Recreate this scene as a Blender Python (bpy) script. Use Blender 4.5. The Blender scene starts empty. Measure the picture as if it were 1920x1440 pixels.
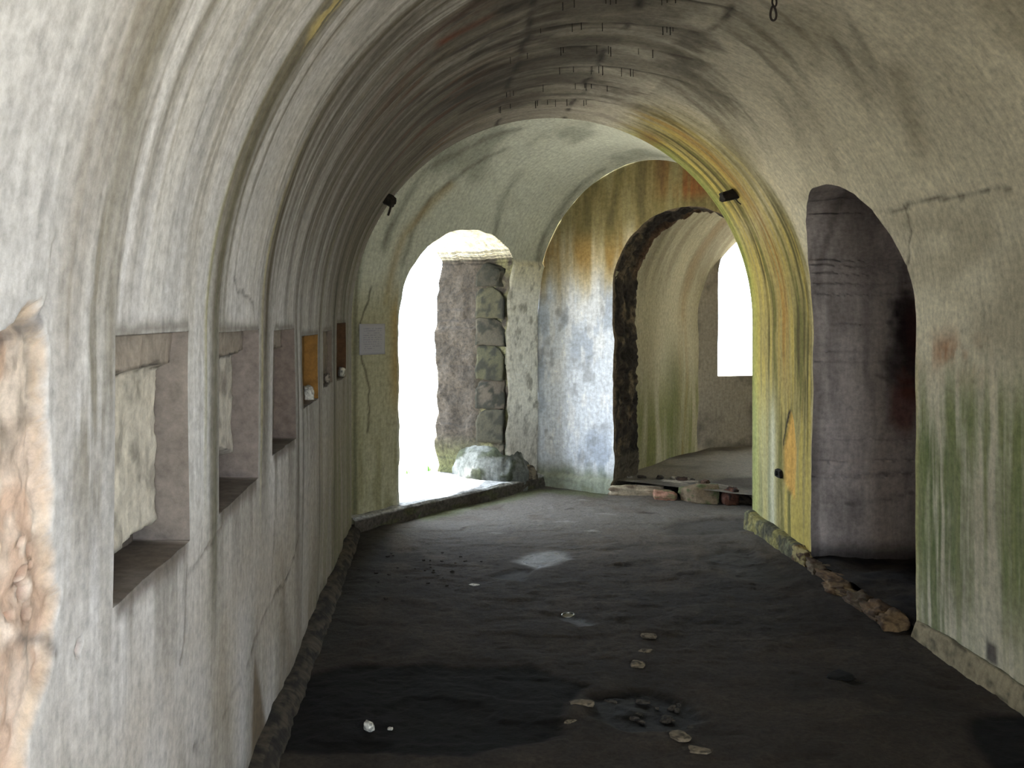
import bpy, math, random
import numpy as np
from mathutils import Vector, noise as mnoise

# ------------------------------------------------------------------ camera, sky, sun, exposure
S = bpy.context.scene
C = S.collection
cam_d = bpy.data.cameras.new('camera'); cam = bpy.data.objects.new('camera', cam_d); C.objects.link(cam)
cam.location = (0, 0, 1.55); cam.rotation_euler = (math.pi/2, 0, 0)
cam_d.sensor_width = 36; cam_d.lens = 36*1900/1920
cam_d.shift_x = 136/1920; cam_d.shift_y = -129/1920
cam_d.clip_start = 0.02
S.camera = cam

SKY = 11.0
world = bpy.data.worlds.new('sky'); S.world = world; world.use_nodes = True
bg = world.node_tree.nodes['Background']
bg.inputs[0].default_value = (0.77, 0.885, 1.0, 1); bg.inputs[1].default_value = SKY

sun_d = bpy.data.lights.new('sun', 'SUN'); sun = bpy.data.objects.new('sun', sun_d); C.objects.link(sun)
sun_d.energy = 26; sun_d.angle = math.radians(1.5); sun_d.color = (1, .95, .86)
sun.rotation_euler = Vector((.25, -.35, -1.35)).to_track_quat('-Z', 'Y').to_euler()

def portal(name, loc, direction, sx, sy):
    """light portal in an opening: guides sky sampling, gives off no light"""
    l = bpy.data.lights.new(name, 'AREA'); l.shape = 'RECTANGLE'; l.size = sx; l.size_y = sy
    l.cycles.is_portal = True
    o = bpy.data.objects.new(name, l); C.objects.link(o)
    o.location = loc; o.rotation_euler = Vector(direction).to_track_quat('-Z', 'Z').to_euler()

vs = S.view_settings
vs.view_transform = 'Standard'; vs.look = 'None'; vs.gamma = 1; vs.use_curve_mapping = False
vs.exposure = 0.22
S.cycles.use_denoising = True
S.cycles.max_bounces = 14; S.cycles.diffuse_bounces = 10
S.cycles.sample_clamp_indirect = 8

random.seed(4)
# ------------------------------------------------------------------ numpy noise
def _h(ix, iy, seed):
    n = (ix.astype(np.int64)*374761393 + iy.astype(np.int64)*668265263 + seed*2147483647) & 0xffffffff
    n = ((n ^ (n >> 13))*1274126177) & 0xffffffff
    return ((n ^ (n >> 16)) & 0xffff)/32767.5 - 1
def vn(x, y, seed=0):
    x, y = np.broadcast_arrays(np.asarray(x, float), np.asarray(y, float))
    ix = np.floor(x); iy = np.floor(y); fx = x-ix; fy = y-iy
    fx = fx*fx*fx*(fx*(fx*6-15)+10); fy = fy*fy*fy*(fy*(fy*6-15)+10)
    a = _h(ix, iy, seed); b = _h(ix+1, iy, seed); c = _h(ix, iy+1, seed); d = _h(ix+1, iy+1, seed)
    return (a*(1-fx)+b*fx)*(1-fy) + (c*(1-fx)+d*fx)*fy
def fbm(x, y, seed=0, o=4, g=.5):
    s = 0; a = 1; t = 0
    for i in range(o):
        s = s + a*vn(x*2**i+i*17.3, y*2**i-i*9.1, seed+i*31); t += a; a *= g
    return s/t
def ss(a, b, x):
    t = np.clip((x-a)/(b-a), 0, 1); return t*t*(3-2*t)
def gauss(x, c, w): return np.exp(-((x-c)/w)**2)
def lin(r, g, b):
    f = lambda c: ((c/255+.055)/1.055)**2.4 if c > 10 else c/255/12.92
    return np.array([f(r), f(g), f(b)])
def mix(col, c, a):
    a = np.clip(a, 0, 1)[..., None]
    return col*(1-a) + np.asarray(c)*a
def seg_dist(x, y, pts):
    """distance of (x, y) to an open polyline"""
    d = np.full(np.broadcast(x, y).shape, 1e9)
    for (ax, ay), (bx, by) in zip(pts[:-1], pts[1:]):
        dx, dy = bx-ax, by-ay; l2 = dx*dx+dy*dy+1e-12
        t = np.clip(((x-ax)*dx+(y-ay)*dy)/l2, 0, 1)
        d = np.minimum(d, np.hypot(x-ax-t*dx, y-ay-t*dy))
    return d
def in_poly(x, y, pts):
    r = np.zeros(np.broadcast(x, y).shape, bool); n = len(pts)
    for i in range(n):
        ax, ay = pts[i]; bx, by = pts[(i+1) % n]
        if ay == by: continue
        r ^= ((ay > y) != (by > y)) & (x < (bx-ax)*(y-ay)/(by-ay)+ax)
    return r
def blob(x, y, pts, soft):
    """soft polygon mask, 1 inside"""
    d = seg_dist(x, y, list(pts)+[pts[0]]); d = np.where(in_poly(x, y, pts), d, -d)
    return ss(-soft, soft, d)

# ------------------------------------------------------------------ materials
def new_mat(name):
    m = bpy.data.materials.new(name); m.use_nodes = True
    nt = m.node_tree; return m, nt, nt.nodes['Principled BSDF']
def N(nt, t, **kw):
    n = nt.nodes.new(t)
    for k, v in kw.items(): setattr(n, k, v)
    return n
def masonry(name, streak=(48, 8), mottle=30, amount=.28, bump=.32, rough=.92, dist=.005, spec=.3):
    """colour comes from the 'tint' attribute (stains, algae, wear); fine grain and relief from noise in wall coordinates"""
    m, nt, b = new_mat(name)
    at = N(nt, 'ShaderNodeAttribute', attribute_name='tint')
    co = N(nt, 'ShaderNodeAttribute', attribute_name='wall_co')
    mp = N(nt, 'ShaderNodeMapping'); mp.inputs['Scale'].default_value = (streak[0], streak[1], 20)
    nt.links.new(co.outputs['Vector'], mp.inputs['Vector'])
    n1 = N(nt, 'ShaderNodeTexNoise'); n1.inputs['Scale'].default_value = 1; n1.inputs['Detail'].default_value = 5
    nt.links.new(mp.outputs['Vector'], n1.inputs['Vector'])
    n2 = N(nt, 'ShaderNodeTexNoise'); n2.inputs['Scale'].default_value = mottle; n2.inputs['Detail'].default_value = 8; n2.inputs['Roughness'].default_value = .72
    nt.links.new(co.outputs['Vector'], n2.inputs['Vector'])
    add = N(nt, 'ShaderNodeMath', operation='MULTIPLY_ADD'); nt.links.new(n1.outputs['Fac'], add.inputs[0]); add.inputs[1].default_value = .55
    n2x = N(nt, 'ShaderNodeMath', operation='MULTIPLY'); n2x.inputs[1].default_value = 1.45; nt.links.new(n2.outputs['Fac'], n2x.inputs[0]); nt.links.new(n2x.outputs[0], add.inputs[2])
    mr = N(nt, 'ShaderNodeMapRange'); mr.inputs['From Min'].default_value = .72; mr.inputs['From Max'].default_value = 1.28; mr.clamp = False
    mr.inputs['To Min'].default_value = 1-amount; mr.inputs['To Max'].default_value = 1+amount
    nt.links.new(add.outputs[0], mr.inputs['Value'])
    vm = N(nt, 'ShaderNodeVectorMath', operation='SCALE')
    nt.links.new(at.outputs['Color'], vm.inputs[0]); nt.links.new(mr.outputs['Result'], vm.inputs['Scale'])
    nt.links.new(vm.outputs['Vector'], b.inputs['Base Color'])
    # wet places (attribute alpha) are smoother
    rr = N(nt, 'ShaderNodeMapRange'); rr.inputs['To Min'].default_value = rough; rr.inputs['To Max'].default_value = .12
    nt.links.new(at.outputs['Alpha'], rr.inputs['Value']); nt.links.new(rr.outputs['Result'], b.inputs['Roughness'])
    bp = N(nt, 'ShaderNodeBump'); bp.inputs['Strength'].default_value = bump; bp.inputs['Distance'].default_value = dist
    nt.links.new(add.outputs[0], bp.inputs['Height']); nt.links.new(bp.outputs['Normal'], b.inputs['Normal'])
    b.inputs['Specular IOR Level'].default_value = spec
    return m
M_plaster = masonry('stained_lime_plaster')
M_rubble = masonry('rough_rubble_masonry', streak=(30, 30), mottle=30, amount=.45, bump=.7, dist=.012)
M_floor = masonry('damp_earth_floor', streak=(26, 26), mottle=60, amount=.36, bump=.8, dist=.010, spec=.22)
M_stone = masonry('loose_stone', streak=(40, 40), mottle=60, amount=.3, bump=.6, dist=.006)
M_ground = masonry('pale_outdoor_ground', streak=(4, 4), mottle=20, amount=.15)

def plain(name, rgb, rough=.7, metal=0, scale=40, amount=.25, bump=.3):
    m, nt, b = new_mat(name)
    tc = N(nt, 'ShaderNodeTexCoord'); n = N(nt, 'ShaderNodeTexNoise'); n.inputs['Scale'].default_value = scale; n.inputs['Detail'].default_value = 5
    nt.links.new(tc.outputs['Object'], n.inputs['Vector'])
    r = N(nt, 'ShaderNodeValToRGB')
    c = lin(*rgb); r.color_ramp.elements[0].position = .3; r.color_ramp.elements[1].position = .7
    r.color_ramp.elements[0].color = (*(c*(1-amount)), 1); r.color_ramp.elements[1].color = (*np.minimum(c*(1+amount), 1), 1)
    nt.links.new(n.outputs['Fac'], r.inputs['Fac']); nt.links.new(r.outputs['Color'], b.inputs['Base Color'])
    b.inputs['Roughness'].default_value = rough; b.inputs['Metallic'].default_value = metal
    bp = N(nt, 'ShaderNodeBump'); bp.inputs['Strength'].default_value = bump; bp.inputs['Distance'].default_value = .003
    nt.links.new(n.outputs['Fac'], bp.inputs['Height']); nt.links.new(bp.outputs['Normal'], b.inputs['Normal'])
    return m
M_iron = plain('rusted_iron', (38, 28, 24), .75, .3, 60, .5)
M_grass = plain('grass_blade', (96, 150, 58), .6, 0, 30, .3)
M_white = plain('white_chalk_stone', (225, 222, 212), .8, 0, 50, .1)
M_tin = plain('dull_tin', (150, 150, 148), .3, 1, 30, .2)

# ------------------------------------------------------------------ mesh helpers
def tag(o, label=None, cat=None, group=None, kind=None):
    if label: o['label'] = label
    if cat: o['category'] = cat
    if group: o['group'] = group
    if kind: o['kind'] = kind
    return o
def build(name, verts, faces, tint=None, co=None, mat=None, parent=None, normals=None, smooth=True):
    me = bpy.data.meshes.new(name)
    verts = np.asarray(verts, float).reshape(-1, 3); faces = np.asarray(faces, np.int32)
    k = faces.shape[1]
    me.vertices.add(len(verts)); me.vertices.foreach_set('co', verts.ravel())
    me.loops.add(faces.size); me.loops.foreach_set('vertex_index', faces.ravel())
    me.polygons.add(len(faces)); me.polygons.foreach_set('loop_start', np.arange(0, faces.size, k, dtype=np.int32))
    me.polygons.foreach_set('use_smooth', np.full(len(faces), smooth))
    me.update(calc_edges=True)
    if tint is not None:
        a = me.attributes.new('tint', 'FLOAT_COLOR', 'POINT'); t = np.asarray(tint, float).reshape(-1, tint.shape[-1])
        if t.shape[1] == 3: t = np.hstack([t, np.zeros((len(t), 1))])
        a.data.foreach_set('color', np.clip(t, 0, 1).ravel().astype(np.float32))
    a = me.attributes.new('wall_co', 'FLOAT_VECTOR', 'POINT')
    a.data.foreach_set('vector', (verts if co is None else np.asarray(co, float).reshape(-1, 3)).ravel().astype(np.float32))
    if normals is not None: me.normals_split_custom_set_from_vertices(normals.reshape(-1, 3).tolist())
    if mat: me.materials.append(mat)
    o = bpy.data.objects.new(name, me); C.objects.link(o)
    if parent: o.parent = parent
    return o
def grid_normals(P):
    du = np.gradient(P, axis=0); dv = np.gradient(P, axis=1)
    n = np.cross(du, dv); return n/(np.linalg.norm(n, axis=-1, keepdims=True)+1e-12)
def sheet(P, tint, co, keep, rows, name, mat, label, cat, parent=None, flip=False):
    """one slice (rows = second-axis range) of a big grid, as one object"""
    r0, r1 = rows
    n = grid_normals(P)
    Ps = P[:, r0:r1+1]; na, nb = Ps.shape[:2]
    idx = np.arange(na*nb).reshape(na, nb)
    f = np.stack([idx[:-1, :-1], idx[1:, :-1], idx[1:, 1:], idx[:-1, 1:]], -1)
    f = f[keep[:, r0:r1]] if keep is not None else f.reshape(-1, 4)
    if flip: f = f[:, ::-1]; n = -n
    used = np.zeros(na*nb, bool); used[f.ravel()] = True
    remap = np.cumsum(used)-1
    g = lambda a: a[:, r0:r1+1].reshape(na*nb, -1)[used]
    o = build(name, g(P), remap[f], g(tint), g(co), mat, parent, g(n))
    if not parent: tag(o, label, cat, kind='structure')
    return o
def hole_cells(A, B, inside, poly):
    """drop the cells inside an opening and pull the rim vertices onto its outline; returns keep mask"""
    ca = (A[:-1, :-1]+A[1:, :-1]+A[1:, 1:]+A[:-1, 1:])/4; cb = (B[:-1, :-1]+B[1:, :-1]+B[1:, 1:]+B[:-1, 1:])/4
    rem = inside(ca, cb); keep = ~rem
    pad = lambda m: np.pad(m, 1)
    rp = pad(rem); kp = pad(keep)
    near = lambda m: m[:-1, :-1] | m[1:, :-1] | m[:-1, 1:] | m[1:, 1:]
    rim = near(rp) & near(kp)
    ai, bi = A[rim], B[rim]
    best = np.full(ai.shape, 1e9); na_, nb_ = ai.copy(), bi.copy()
    for (ax, ay), (bx, by) in zip(poly[:-1], poly[1:]):
        dx, dy = bx-ax, by-ay; l2 = dx*dx+dy*dy+1e-12
        t = np.clip(((ai-ax)*dx+(bi-ay)*dy)/l2, 0, 1); qx, qy = ax+t*dx, ay+t*dy
        d = np.hypot(ai-qx, bi-qy); m = d < best
        best[m] = d[m]; na_[m] = qx[m]; nb_[m] = qy[m]
    A[rim] = na_; B[rim] = nb_
    return keep
def rim_edges(keep):
    """boundary edges (as index pairs of grid vertices) between kept and dropped cells"""
    na, nb = keep.shape; idx = np.arange((na+1)*(nb+1)).reshape(na+1, nb+1); e = []
    d = keep[:-1] != keep[1:]; i, j = np.nonzero(d); e.append(np.stack([idx[i+1, j], idx[i+1, j+1]], -1))
    d = keep[:, :-1] != keep[:, 1:]; i, j = np.nonzero(d); e.append(np.stack([idx[i, j+1], idx[i+1, j+1]], -1))
    return np.concatenate(e)
def reveal(name, P, keep, direction, depth, K, amp, colour, mat, centre, label, cat, parent=None, freq=9, seed=5, onset=1.0):
    """thickness of an opening: its rim swept along direction, roughened towards/away from the opening's axis"""
    e = rim_edges(keep); ids, inv = np.unique(e, return_inverse=True); e = inv.reshape(-1, 2)
    R = P.reshape(-1, 3)[ids]; n = len(R); R0 = R.copy()
    done = np.zeros(n, bool)                                    # crowded rim vertices share one line through the thickness
    for i in range(n):
        if not done[i]:
            near_ = (np.linalg.norm(R-R[i], axis=1) < .007) & ~done; R[near_] = R[i]; done |= near_
    d = np.asarray(direction, float)
    t = np.linspace(0, 1, K+1)
    dep = depth if np.ndim(depth) else np.full(n, depth)
    V = R[:, None] + d*(t[None, :, None]*dep[:, None, None])
    w = np.asarray(centre) - R; w = w - (w@d)[:, None]*d; w /= np.linalg.norm(w, axis=1, keepdims=True)+1e-9
    peri = R[:, 2]+.83*(R[:, 0]*d[1]-R[:, 1]*d[0])
    a = fbm(t[None]*dep[:, None]*freq, peri[:, None]*freq, seed, 4)
    V[:, 0] = R0
    V += w[:, None]*(a*amp*ss(0, .12/onset, t)[None])[..., None]
    idx = np.arange(n*(K+1)).reshape(n, K+1); f = []
    for k in range(K): f.append(np.stack([idx[e[:, 0], k], idx[e[:, 1], k], idx[e[:, 1], k+1], idx[e[:, 0], k+1]], -1))
    T = np.broadcast_to(t[None], (n, K+1)); co = np.stack([T*dep[:, None], np.broadcast_to(peri[:, None], T.shape), 0*T], -1)
    o = build(name, V, np.concatenate(f), colour(V, T*dep[:, None], a), co, mat, parent)
    if not parent: tag(o, label, cat, kind='structure')
    return o
def arch_poly(a0, a1, zs0, zs1, top, n=28):
    """jamb, arch, jamb as a polyline in (a, z); the two sides may spring at different heights"""
    c = (a0+a1)/2; h = (a1-a0)/2; p = [(a0, -.3)]
    p += [(a0, z) for z in np.linspace(-.05, zs0, 30)]
    for i in range(1, n): th = math.pi/2*i/n; p.append((c-h*math.cos(th), zs0+(top-zs0)*math.sin(th)))
    p.append((c, top))
    for i in range(1, n): th = math.pi/2*(1-i/n); p.append((c+h*math.cos(th), zs1+(top-zs1)*math.sin(th)))
    p += [(a1, z) for z in np.linspace(zs1, -.05, 30)] + [(a1, -.3)]
    return p
def rough_poly(p, amp, freq, seed):
    q = []
    for a, z in p:
        q.append((a+amp*float(fbm(np.array(z*freq), np.array(a*freq+3), seed)), z+amp*float(fbm(np.array(a*freq+9), np.array(z*freq), seed+7))*(z > .1)))
    return q

# ------------------------------------------------------------------ plan of the place (metres)
XL, XR = -.63, 2.30                     # side walls of the vaulted passage
CX, RX = (XL+XR)/2, (XR-XL)/2
ZS, RZ, ZB = 1.50, 1.48, -.05           # springing height, rise, wall foot
V1 = ZS-ZB; RA = 1.47; V2 = V1+math.pi*RA; VL = V2+V1
P0 = np.array([XL, 7.26]); PI_ = np.array([XR, 7.45])        # where the passage bends to the right
PC = np.array([.87, 9.25])                                    # far corner
U = (PC-P0)/np.linalg.norm(PC-P0); E_ = np.array([U[1], -U[0]]); NOUT = -E_
def prof(v):
    v = np.asarray(v, float); th = np.clip((v-V1)/RA, 0, math.pi)
    x = CX-RX*np.cos(th); z = np.where(v < V1, ZB+v, np.where(v > V2, ZB+VL-v, ZS+RZ*np.sin(th)))
    nx = np.cos(th)/RX; nz = -np.sin(th)/RZ; l = np.hypot(nx, nz)
    return x, z, nx/l, nz/l
def v_left(z):
    z = np.asarray(z, float); return np.where(z < ZS, z-ZB, V1+RA*np.arcsin(np.clip((z-ZS)/RZ, -1, 1)))
def v_right(z): return VL-v_left(z)

# ------------------------------------------------------------------ 1. the vaulted passage
NICHE = [  # y0, y1, z0, z1, back colour, jamb colour, fill bottom, depth
    (1.966, 2.55, .985, 1.508, (196, 190, 180), (126, 117, 111), 1.035, .075),
    (2.89, 3.53, .985, 1.50, (196, 191, 184), (122, 112, 107), 1.12, .085),
    (3.84, 4.37, 1.02, 1.49, (130, 122, 112), (110, 98, 92), 1.09, .08),
    (4.68, 5.25, 1.12, 1.45, (128, 96, 50), (132, 96, 48), 1.13, .07),
    (5.50, 5.95, 1.16, 1.46, (130, 118, 104), (112, 100, 90), 1.17, .03),
    (6.32, 6.88, 1.14, 1.50, (96, 72, 48), (84, 60, 40), 1.15, .06)]
ys = [np.linspace(-2.2, 1.1, 56), np.arange(1.108, 3.0, .008), np.arange(3.0, 5.0, .0115), np.arange(5.0, 7.345, .015), [7.35]]
ys = np.concatenate(ys)
for q in NICHE: ys = np.concatenate([ys, [q[0]-.0015, q[0]+.0015, q[1]-.0015, q[1]+.0015]])
ys = np.unique(np.round(ys, 4))
vs_ = np.concatenate([np.arange(0, .5, .02), np.arange(.5, 2.6, .009), np.arange(2.6, VL-.7, .016), np.arange(VL-.7, VL, .02), [VL]])
for z in sorted({q[2] for q in NICHE} | {q[3] for q in NICHE}): vs_ = np.concatenate([vs_, [z-ZB-.0015, z-ZB+.0015]])
vs_ = np.unique(np.round(np.append(vs_, [V1, V2]), 4))
A, B = np.meshgrid(ys, vs_, indexing='ij')

# alcove cut through the right wall, plus an unseen side doorway added for light
alc = rough_poly(arch_poly(4.888, 6.234, 1.5, 1.55, 2.27), .012, 7, 3)
alc_v = [(a, float(v_right(z))) for a, z in alc]
ADDED_DOOR = (-.4, 1.1, -.2, 1.95)
def ins_alc(a, b):
    z = prof(b)[1]; return (b > 4.2) & in_poly(a, z, alc)
keep = hole_cells(A, B, ins_alc, alc_v)
wv = [(ADDED_DOOR[0], float(v_right(ADDED_DOOR[2]))), (ADDED_DOOR[0], float(v_right(ADDED_DOOR[3]))), (ADDED_DOOR[1], float(v_right(ADDED_DOOR[3]))), (ADDED_DOOR[1], float(v_right(ADDED_DOOR[2]))), (ADDED_DOOR[0], float(v_right(ADDED_DOOR[2])))]
keep2 = hole_cells(A, B, lambda a, b: (b > 4.2) & (a > ADDED_DOOR[0]) & (a < ADDED_DOOR[1]) & (prof(b)[1] > ADDED_DOOR[2]) & (prof(b)[1] < ADDED_DOOR[3]), wv)

X, Z, NX, NZ = prof(B)
fr = np.clip((A-6)/1.35, 0, 1)
YM = P0[1]+(X-XL)*(PI_[1]-P0[1])/(XR-XL)
Y = np.where(A > 6, 6+fr*(YM-6), A)
LEFT = ss(CX+.9, CX-.9, X)
WALL = 1-ss(ZS, ZS+.5, Z)

D = .010*fbm(A*1.1, B*1.1, 1, 3)+.003*fbm(A*5, B*3, 2, 3)
D += .0035*fbm(A*14, B*1.2, 3, 3)*ss(.2, 1.2, B)            # run marks along the vault
far = ss(3.0, 4.2, A)*(LEFT)
D *= ss(1.0, .93, fr)
D += far*ss(1.0, .93, fr)*.010*fbm(A*5.5, B*.35, 8, 2)                         # shallow ribs towards the far end of the left side
# --- colour
base_l = lin(203, 202, 206); base_v = lin(180, 172, 158); base_r = lin(208, 200, 176)
T = base_l*(LEFT*1.0)[..., None] + base_r*(1-LEFT)[..., None]
T = mix(T, base_v, .7*gauss(B, VL/2, 1.1))
mott = fbm(A*3.1, B*2.3, 11, 5); T = T*(1+.13*mott)[..., None]
st = fbm(A*13, B*.55, 12, 4); fine = fbm(A*46, B*2.2, 13, 3)
T = T*(1-.16*np.clip(st, -.6, 1)*ss(.4, 1.6, B)*(.5+LEFT*.6))[..., None]*(1+.10*fine*(.4+.6*LEFT))[..., None]
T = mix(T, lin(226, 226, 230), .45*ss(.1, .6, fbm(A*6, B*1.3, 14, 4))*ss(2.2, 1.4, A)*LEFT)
low = gauss(A, 1.9, 1.9)
# greyish warm tone on the left wall, darker inward and towards the foot
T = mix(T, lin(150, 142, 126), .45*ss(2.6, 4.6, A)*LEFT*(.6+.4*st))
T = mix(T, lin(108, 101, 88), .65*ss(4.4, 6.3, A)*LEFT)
T = mix(T, lin(108, 98, 85), .65*ss(3.4, 4.6, A)*ss(1.6, 2.3, B)*ss(4.3, 3.3, B)*(.75+.35*st))
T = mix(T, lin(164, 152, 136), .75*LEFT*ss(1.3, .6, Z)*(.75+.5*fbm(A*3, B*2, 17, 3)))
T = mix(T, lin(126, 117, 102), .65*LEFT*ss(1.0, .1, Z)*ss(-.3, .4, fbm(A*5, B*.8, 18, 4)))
T = mix(T, lin(126, 119, 108), .85*LEFT*gauss(A, 1.84, .17)*ss(-.3, .3, fbm(A*26, B*3.2, 16, 4))*ss(.9, 1.4, B)*ss(4, 3.4, B))
def streak(y0, w, v0, v1, rgb, al, seed, wob=.04, br=.5, soft=.35):
    yc = y0+wob*fbm(B*.8, B*0+seed, seed, 3)
    m = np.exp(-np.abs((A-yc)/w)**2.5)*ss(v0-soft, v0+soft, B)*ss(v1+soft, v1-soft, B)
    return np.clip(m*al*(1-br+br*(fbm(A*24, B*1.6, seed+3, 3)+.5)*1.3), 0, 1), m
def paint(rgb, m):
    global T
    T = mix(T, lin(*rgb), m)
OL, DK, MO, YG, RU = (104, 98, 76), (70, 64, 54), (120, 110, 98), (150, 146, 84), (128, 62, 30)
for y0, w, v0, v1, rgb, al in [
    (1.72, .07, 1.3, 3.6, (150, 142, 132), .75), (1.86, .06, 1.5, 3.4, (140, 134, 122), .8), (1.95, .03, .6, 1.9, (128, 122, 108), .5),
    (2.06, .035, 1.9, 3.8, (132, 126, 112), .6), (2.40, .045, 2.05, 4.2, OL, .8), (2.30, .02, 2.2, 3.2, (140, 132, 118), .6), (2.62, .04, 2.3, 4.0, (128, 122, 104), .6),
    (2.82, .055, .75, 4.2, (84, 80, 62), .97), (2.87, .13, .9, 3.4, (116, 111, 97), .75), (2.765, .014, 1.2, 2.9, YG, .5), (3.05, .05, 2.3, 3.9, (134, 120, 96), .6),
    (3.62, .05, 1.0, 4.3, (76, 68, 54), .97), (3.67, .12, 1.0, 4.0, (104, 96, 82), .75), (3.585, .012, 1.0, 2.2, (170, 160, 100), .5), (3.85, .05, 1.7, 4.2, (92, 84, 72), .75),
    (4.12, .06, 1.6, 4.2, (88, 80, 70), .8), (4.45, .07, .6, 4.2, (84, 78, 66), .8), (4.62, .03, .5, 3.5, (70, 64, 54), .85), (4.95, .08, 1.6, 4.4, (84, 76, 64), .8),
    (5.32, .05, .3, 4.2, (80, 74, 60), .85), (5.44, .03, .3, 3, (120, 116, 88), .6), (5.7, .09, 1.5, 4.4, (78, 72, 62), .8), (6.05, .07, .3, 4.4, (70, 66, 54), .8), (6.22, .03, .4, 3.5, (118, 112, 84), .6),
    (6.55, .08, 1.6, 4.2, (74, 70, 58), .85), (6.78, .06, .8, 4.1, (84, 80, 62), .7), (7.02, .05, .2, 3.2, (104, 106, 78), .8)]:
    m, g = streak(y0, w, v0, v1, rgb, al, int(y0*100)); paint(rgb, m*ss(4.6, 3.6, B)); D += g*.004*al*ss(2.6, 3.4, A+.6)*ss(1, .93, fr)
fs = fbm(A*17, B*.42, 311, 4); fs2 = fbm(A*40, B*.8, 312, 3)
paint((104, 97, 84), .7*LEFT*ss(.12, .42, fs+.3*fs2)*ss(1.5, 2.1, B)*ss(4.4, 3.4, B)*ss(1.6, 2.2, A))
paint((84, 76, 64), .6*LEFT*ss(.05, .35, -fs+.5*fs2)*ss(1.3, 2.0, B)*ss(4.4, 3.4, B)*ss(2.9, 3.9, A))
# light scoured strips between the runs
for y0, w, v0, v1 in [(2.55, .09, .9, 3.2), (3.35, .12, 1.6, 3.6), (2.2, .07, 1.6, 3.6)]:
    m, g = streak(y0, w, v0, v1, None, .5, int(y0*70)); paint((198, 194, 190), m)
paint(RU, blob(A, B, [(4.28, 2.95), (4.36, 2.95), (4.40, 3.2), (4.33, 3.25)], .04))
paint((196, 178, 120), .7*blob(A, B, [(2.80, 2.45), (2.86, 2.4), (3.0, 3.1), (2.9, 3.15)], .03)*(fbm(A*30, B*9, 77, 3) > -.1))
# dark mould and block joints near the crown
crown = gauss(B, VL/2-.35, .85)
bend_ = A-.22*((B-VL/2+.3)/.9)**2
md = fbm(bend_*4.2, B*1.3, 21, 5); md2 = fbm(A*8, B*6, 22, 4); md3 = fbm(bend_*11, B*2.2, 20, 4)
paint((92, 84, 74), .85*crown*ss(-.35, .35, md+.3*md2)*ss(2.4, 3.8, A)*ss(7.5, 6.6, A))
paint((56, 49, 43), .92*gauss(B, VL/2-.62, .55)*ss(-.05, .4, .7*md3+.5*md2)*ss(2.8, 4.2, A)*ss(7.3, 6.6, A))
paint((150, 143, 126), .55*gauss(B, VL/2+.12, .32)*ss(-.05, .4, fbm(A*2.6+4, B*3, 23, 3))*ss(3, 4, A))
paint((80, 73, 60), .65*gauss(B, VL/2+.75, .45)*ss(-.05, .4, .6*md3+.4*md)*ss(3.2, 4.2, A))
paint((104, 66, 46), .5*gauss(B, VL/2-.95, .35)*ss(.2, .45, fbm(bend_*7, B*1.5, 19, 3))*ss(3.6, 4.6, A))
jw = .018*fbm(A*4, B*4, 24, 3)
joints = np.zeros_like(A)
for k, yj in enumerate([4.05, 4.55, 4.95, 5.42, 5.85, 6.3, 6.72]):
    joints = np.maximum(joints, np.exp(-((A+jw*2+.25*(np.abs(B-VL/2)/.9)**2-yj)/.017)**2)*gauss(B, VL/2+.05+.12*math.sin(k*2.1), .62))
for k, vj in enumerate([VL/2-.42, VL/2+.08, VL/2+.46]):
    joints = np.maximum(joints, np.exp(-((B+jw*2-vj)/.02)**2)*ss(3.3, 3.8, A)*(vn(A*1.7, B*0, 40+k) > -.35))
joints *= ss(-.35, .2, fbm(A*5, B*5, 25, 3)); pa_ = np.searchsorted([4.05, 4.55, 4.95, 5.42, 5.85, 6.3, 6.72], A+.25*(np.abs(B-VL/2)/.9)**2); pb_ = np.searchsorted([VL/2-.42, VL/2+.08, VL/2+.46], B)
T = T*(1+.22*_h(pa_*1.0, pb_*1.0, 77)*gauss(B, VL/2, .75)*ss(3.2, 3.9, A)*ss(7.3, 6.9, A))[..., None]   # cast bays of slightly different tone
halo = ss(.02, .5, np.maximum(joints, 0))
for k, (hy, hv, ry, rv_) in enumerate([(4.15, -.35, .35, .2), (4.6, .1, .2, .25), (4.9, -.45, .3, .25), (5.3, .5, .35, .2), (5.45, -.1, .2, .2), (5.9, -.45, .35, .3), (6.25, .25, .25, .25), (6.6, -.3, .3, .3), (5.0, .45, .3, .15), (3.8, .2, .3, .2), (6.5, .55, .3, .2)]):
    dd = np.hypot((bend_-hy)/ry, (B-VL/2-hv)/rv_)+.9*fbm(A*7+k, B*7, 240+k, 4)
    paint((68, 60, 52), .55*ss(1.0, .25, dd)*ss(-.5, .3, md2+.3))
paint((40, 34, 30), .9*joints); D -= .006*joints
# right haunch: khaki, faint dark drifts
paint((140, 132, 110), .5*ss(VL/2+.3, VL/2+.9, B)*ss(-.1, .5, fbm(A*1.6, B*2.6, 26, 4)))
paint((110, 98, 76), .4*blob(A, B, [(4.05, 5.0), (4.2, 4.95), (4.5, 5.35), (4.42, 5.4)], .06))
paint((104, 92, 70), .5*np.exp(-(seg_dist(A, B, [(4.7, 4.55), (5.0, 4.9), (5.25, 5.3)])/.05)**2)*(.5+.5*fine))
RZ_ = np.where(B > VL/2, Z, 9)                                 # height on the right side only
rw = ss(VL/2, VL/2+1, B)
vst = fbm(A*16, B*1.1, 27, 4); vst2 = fbm(A*38, B*2, 28, 3)
near = ss(5.0, 4.85, A)
paint((98, 114, 48), .95*rw*near*ss(1.45, 1.05, RZ_)*ss(-.55, .5, vst+.4*vst2)*ss(.1, .5, RZ_))
paint((78, 98, 34), .8*rw*near*ss(1.25, .85, RZ_)*gauss(A, 4.72, .3)*ss(-.4, .3, vst2))
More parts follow.
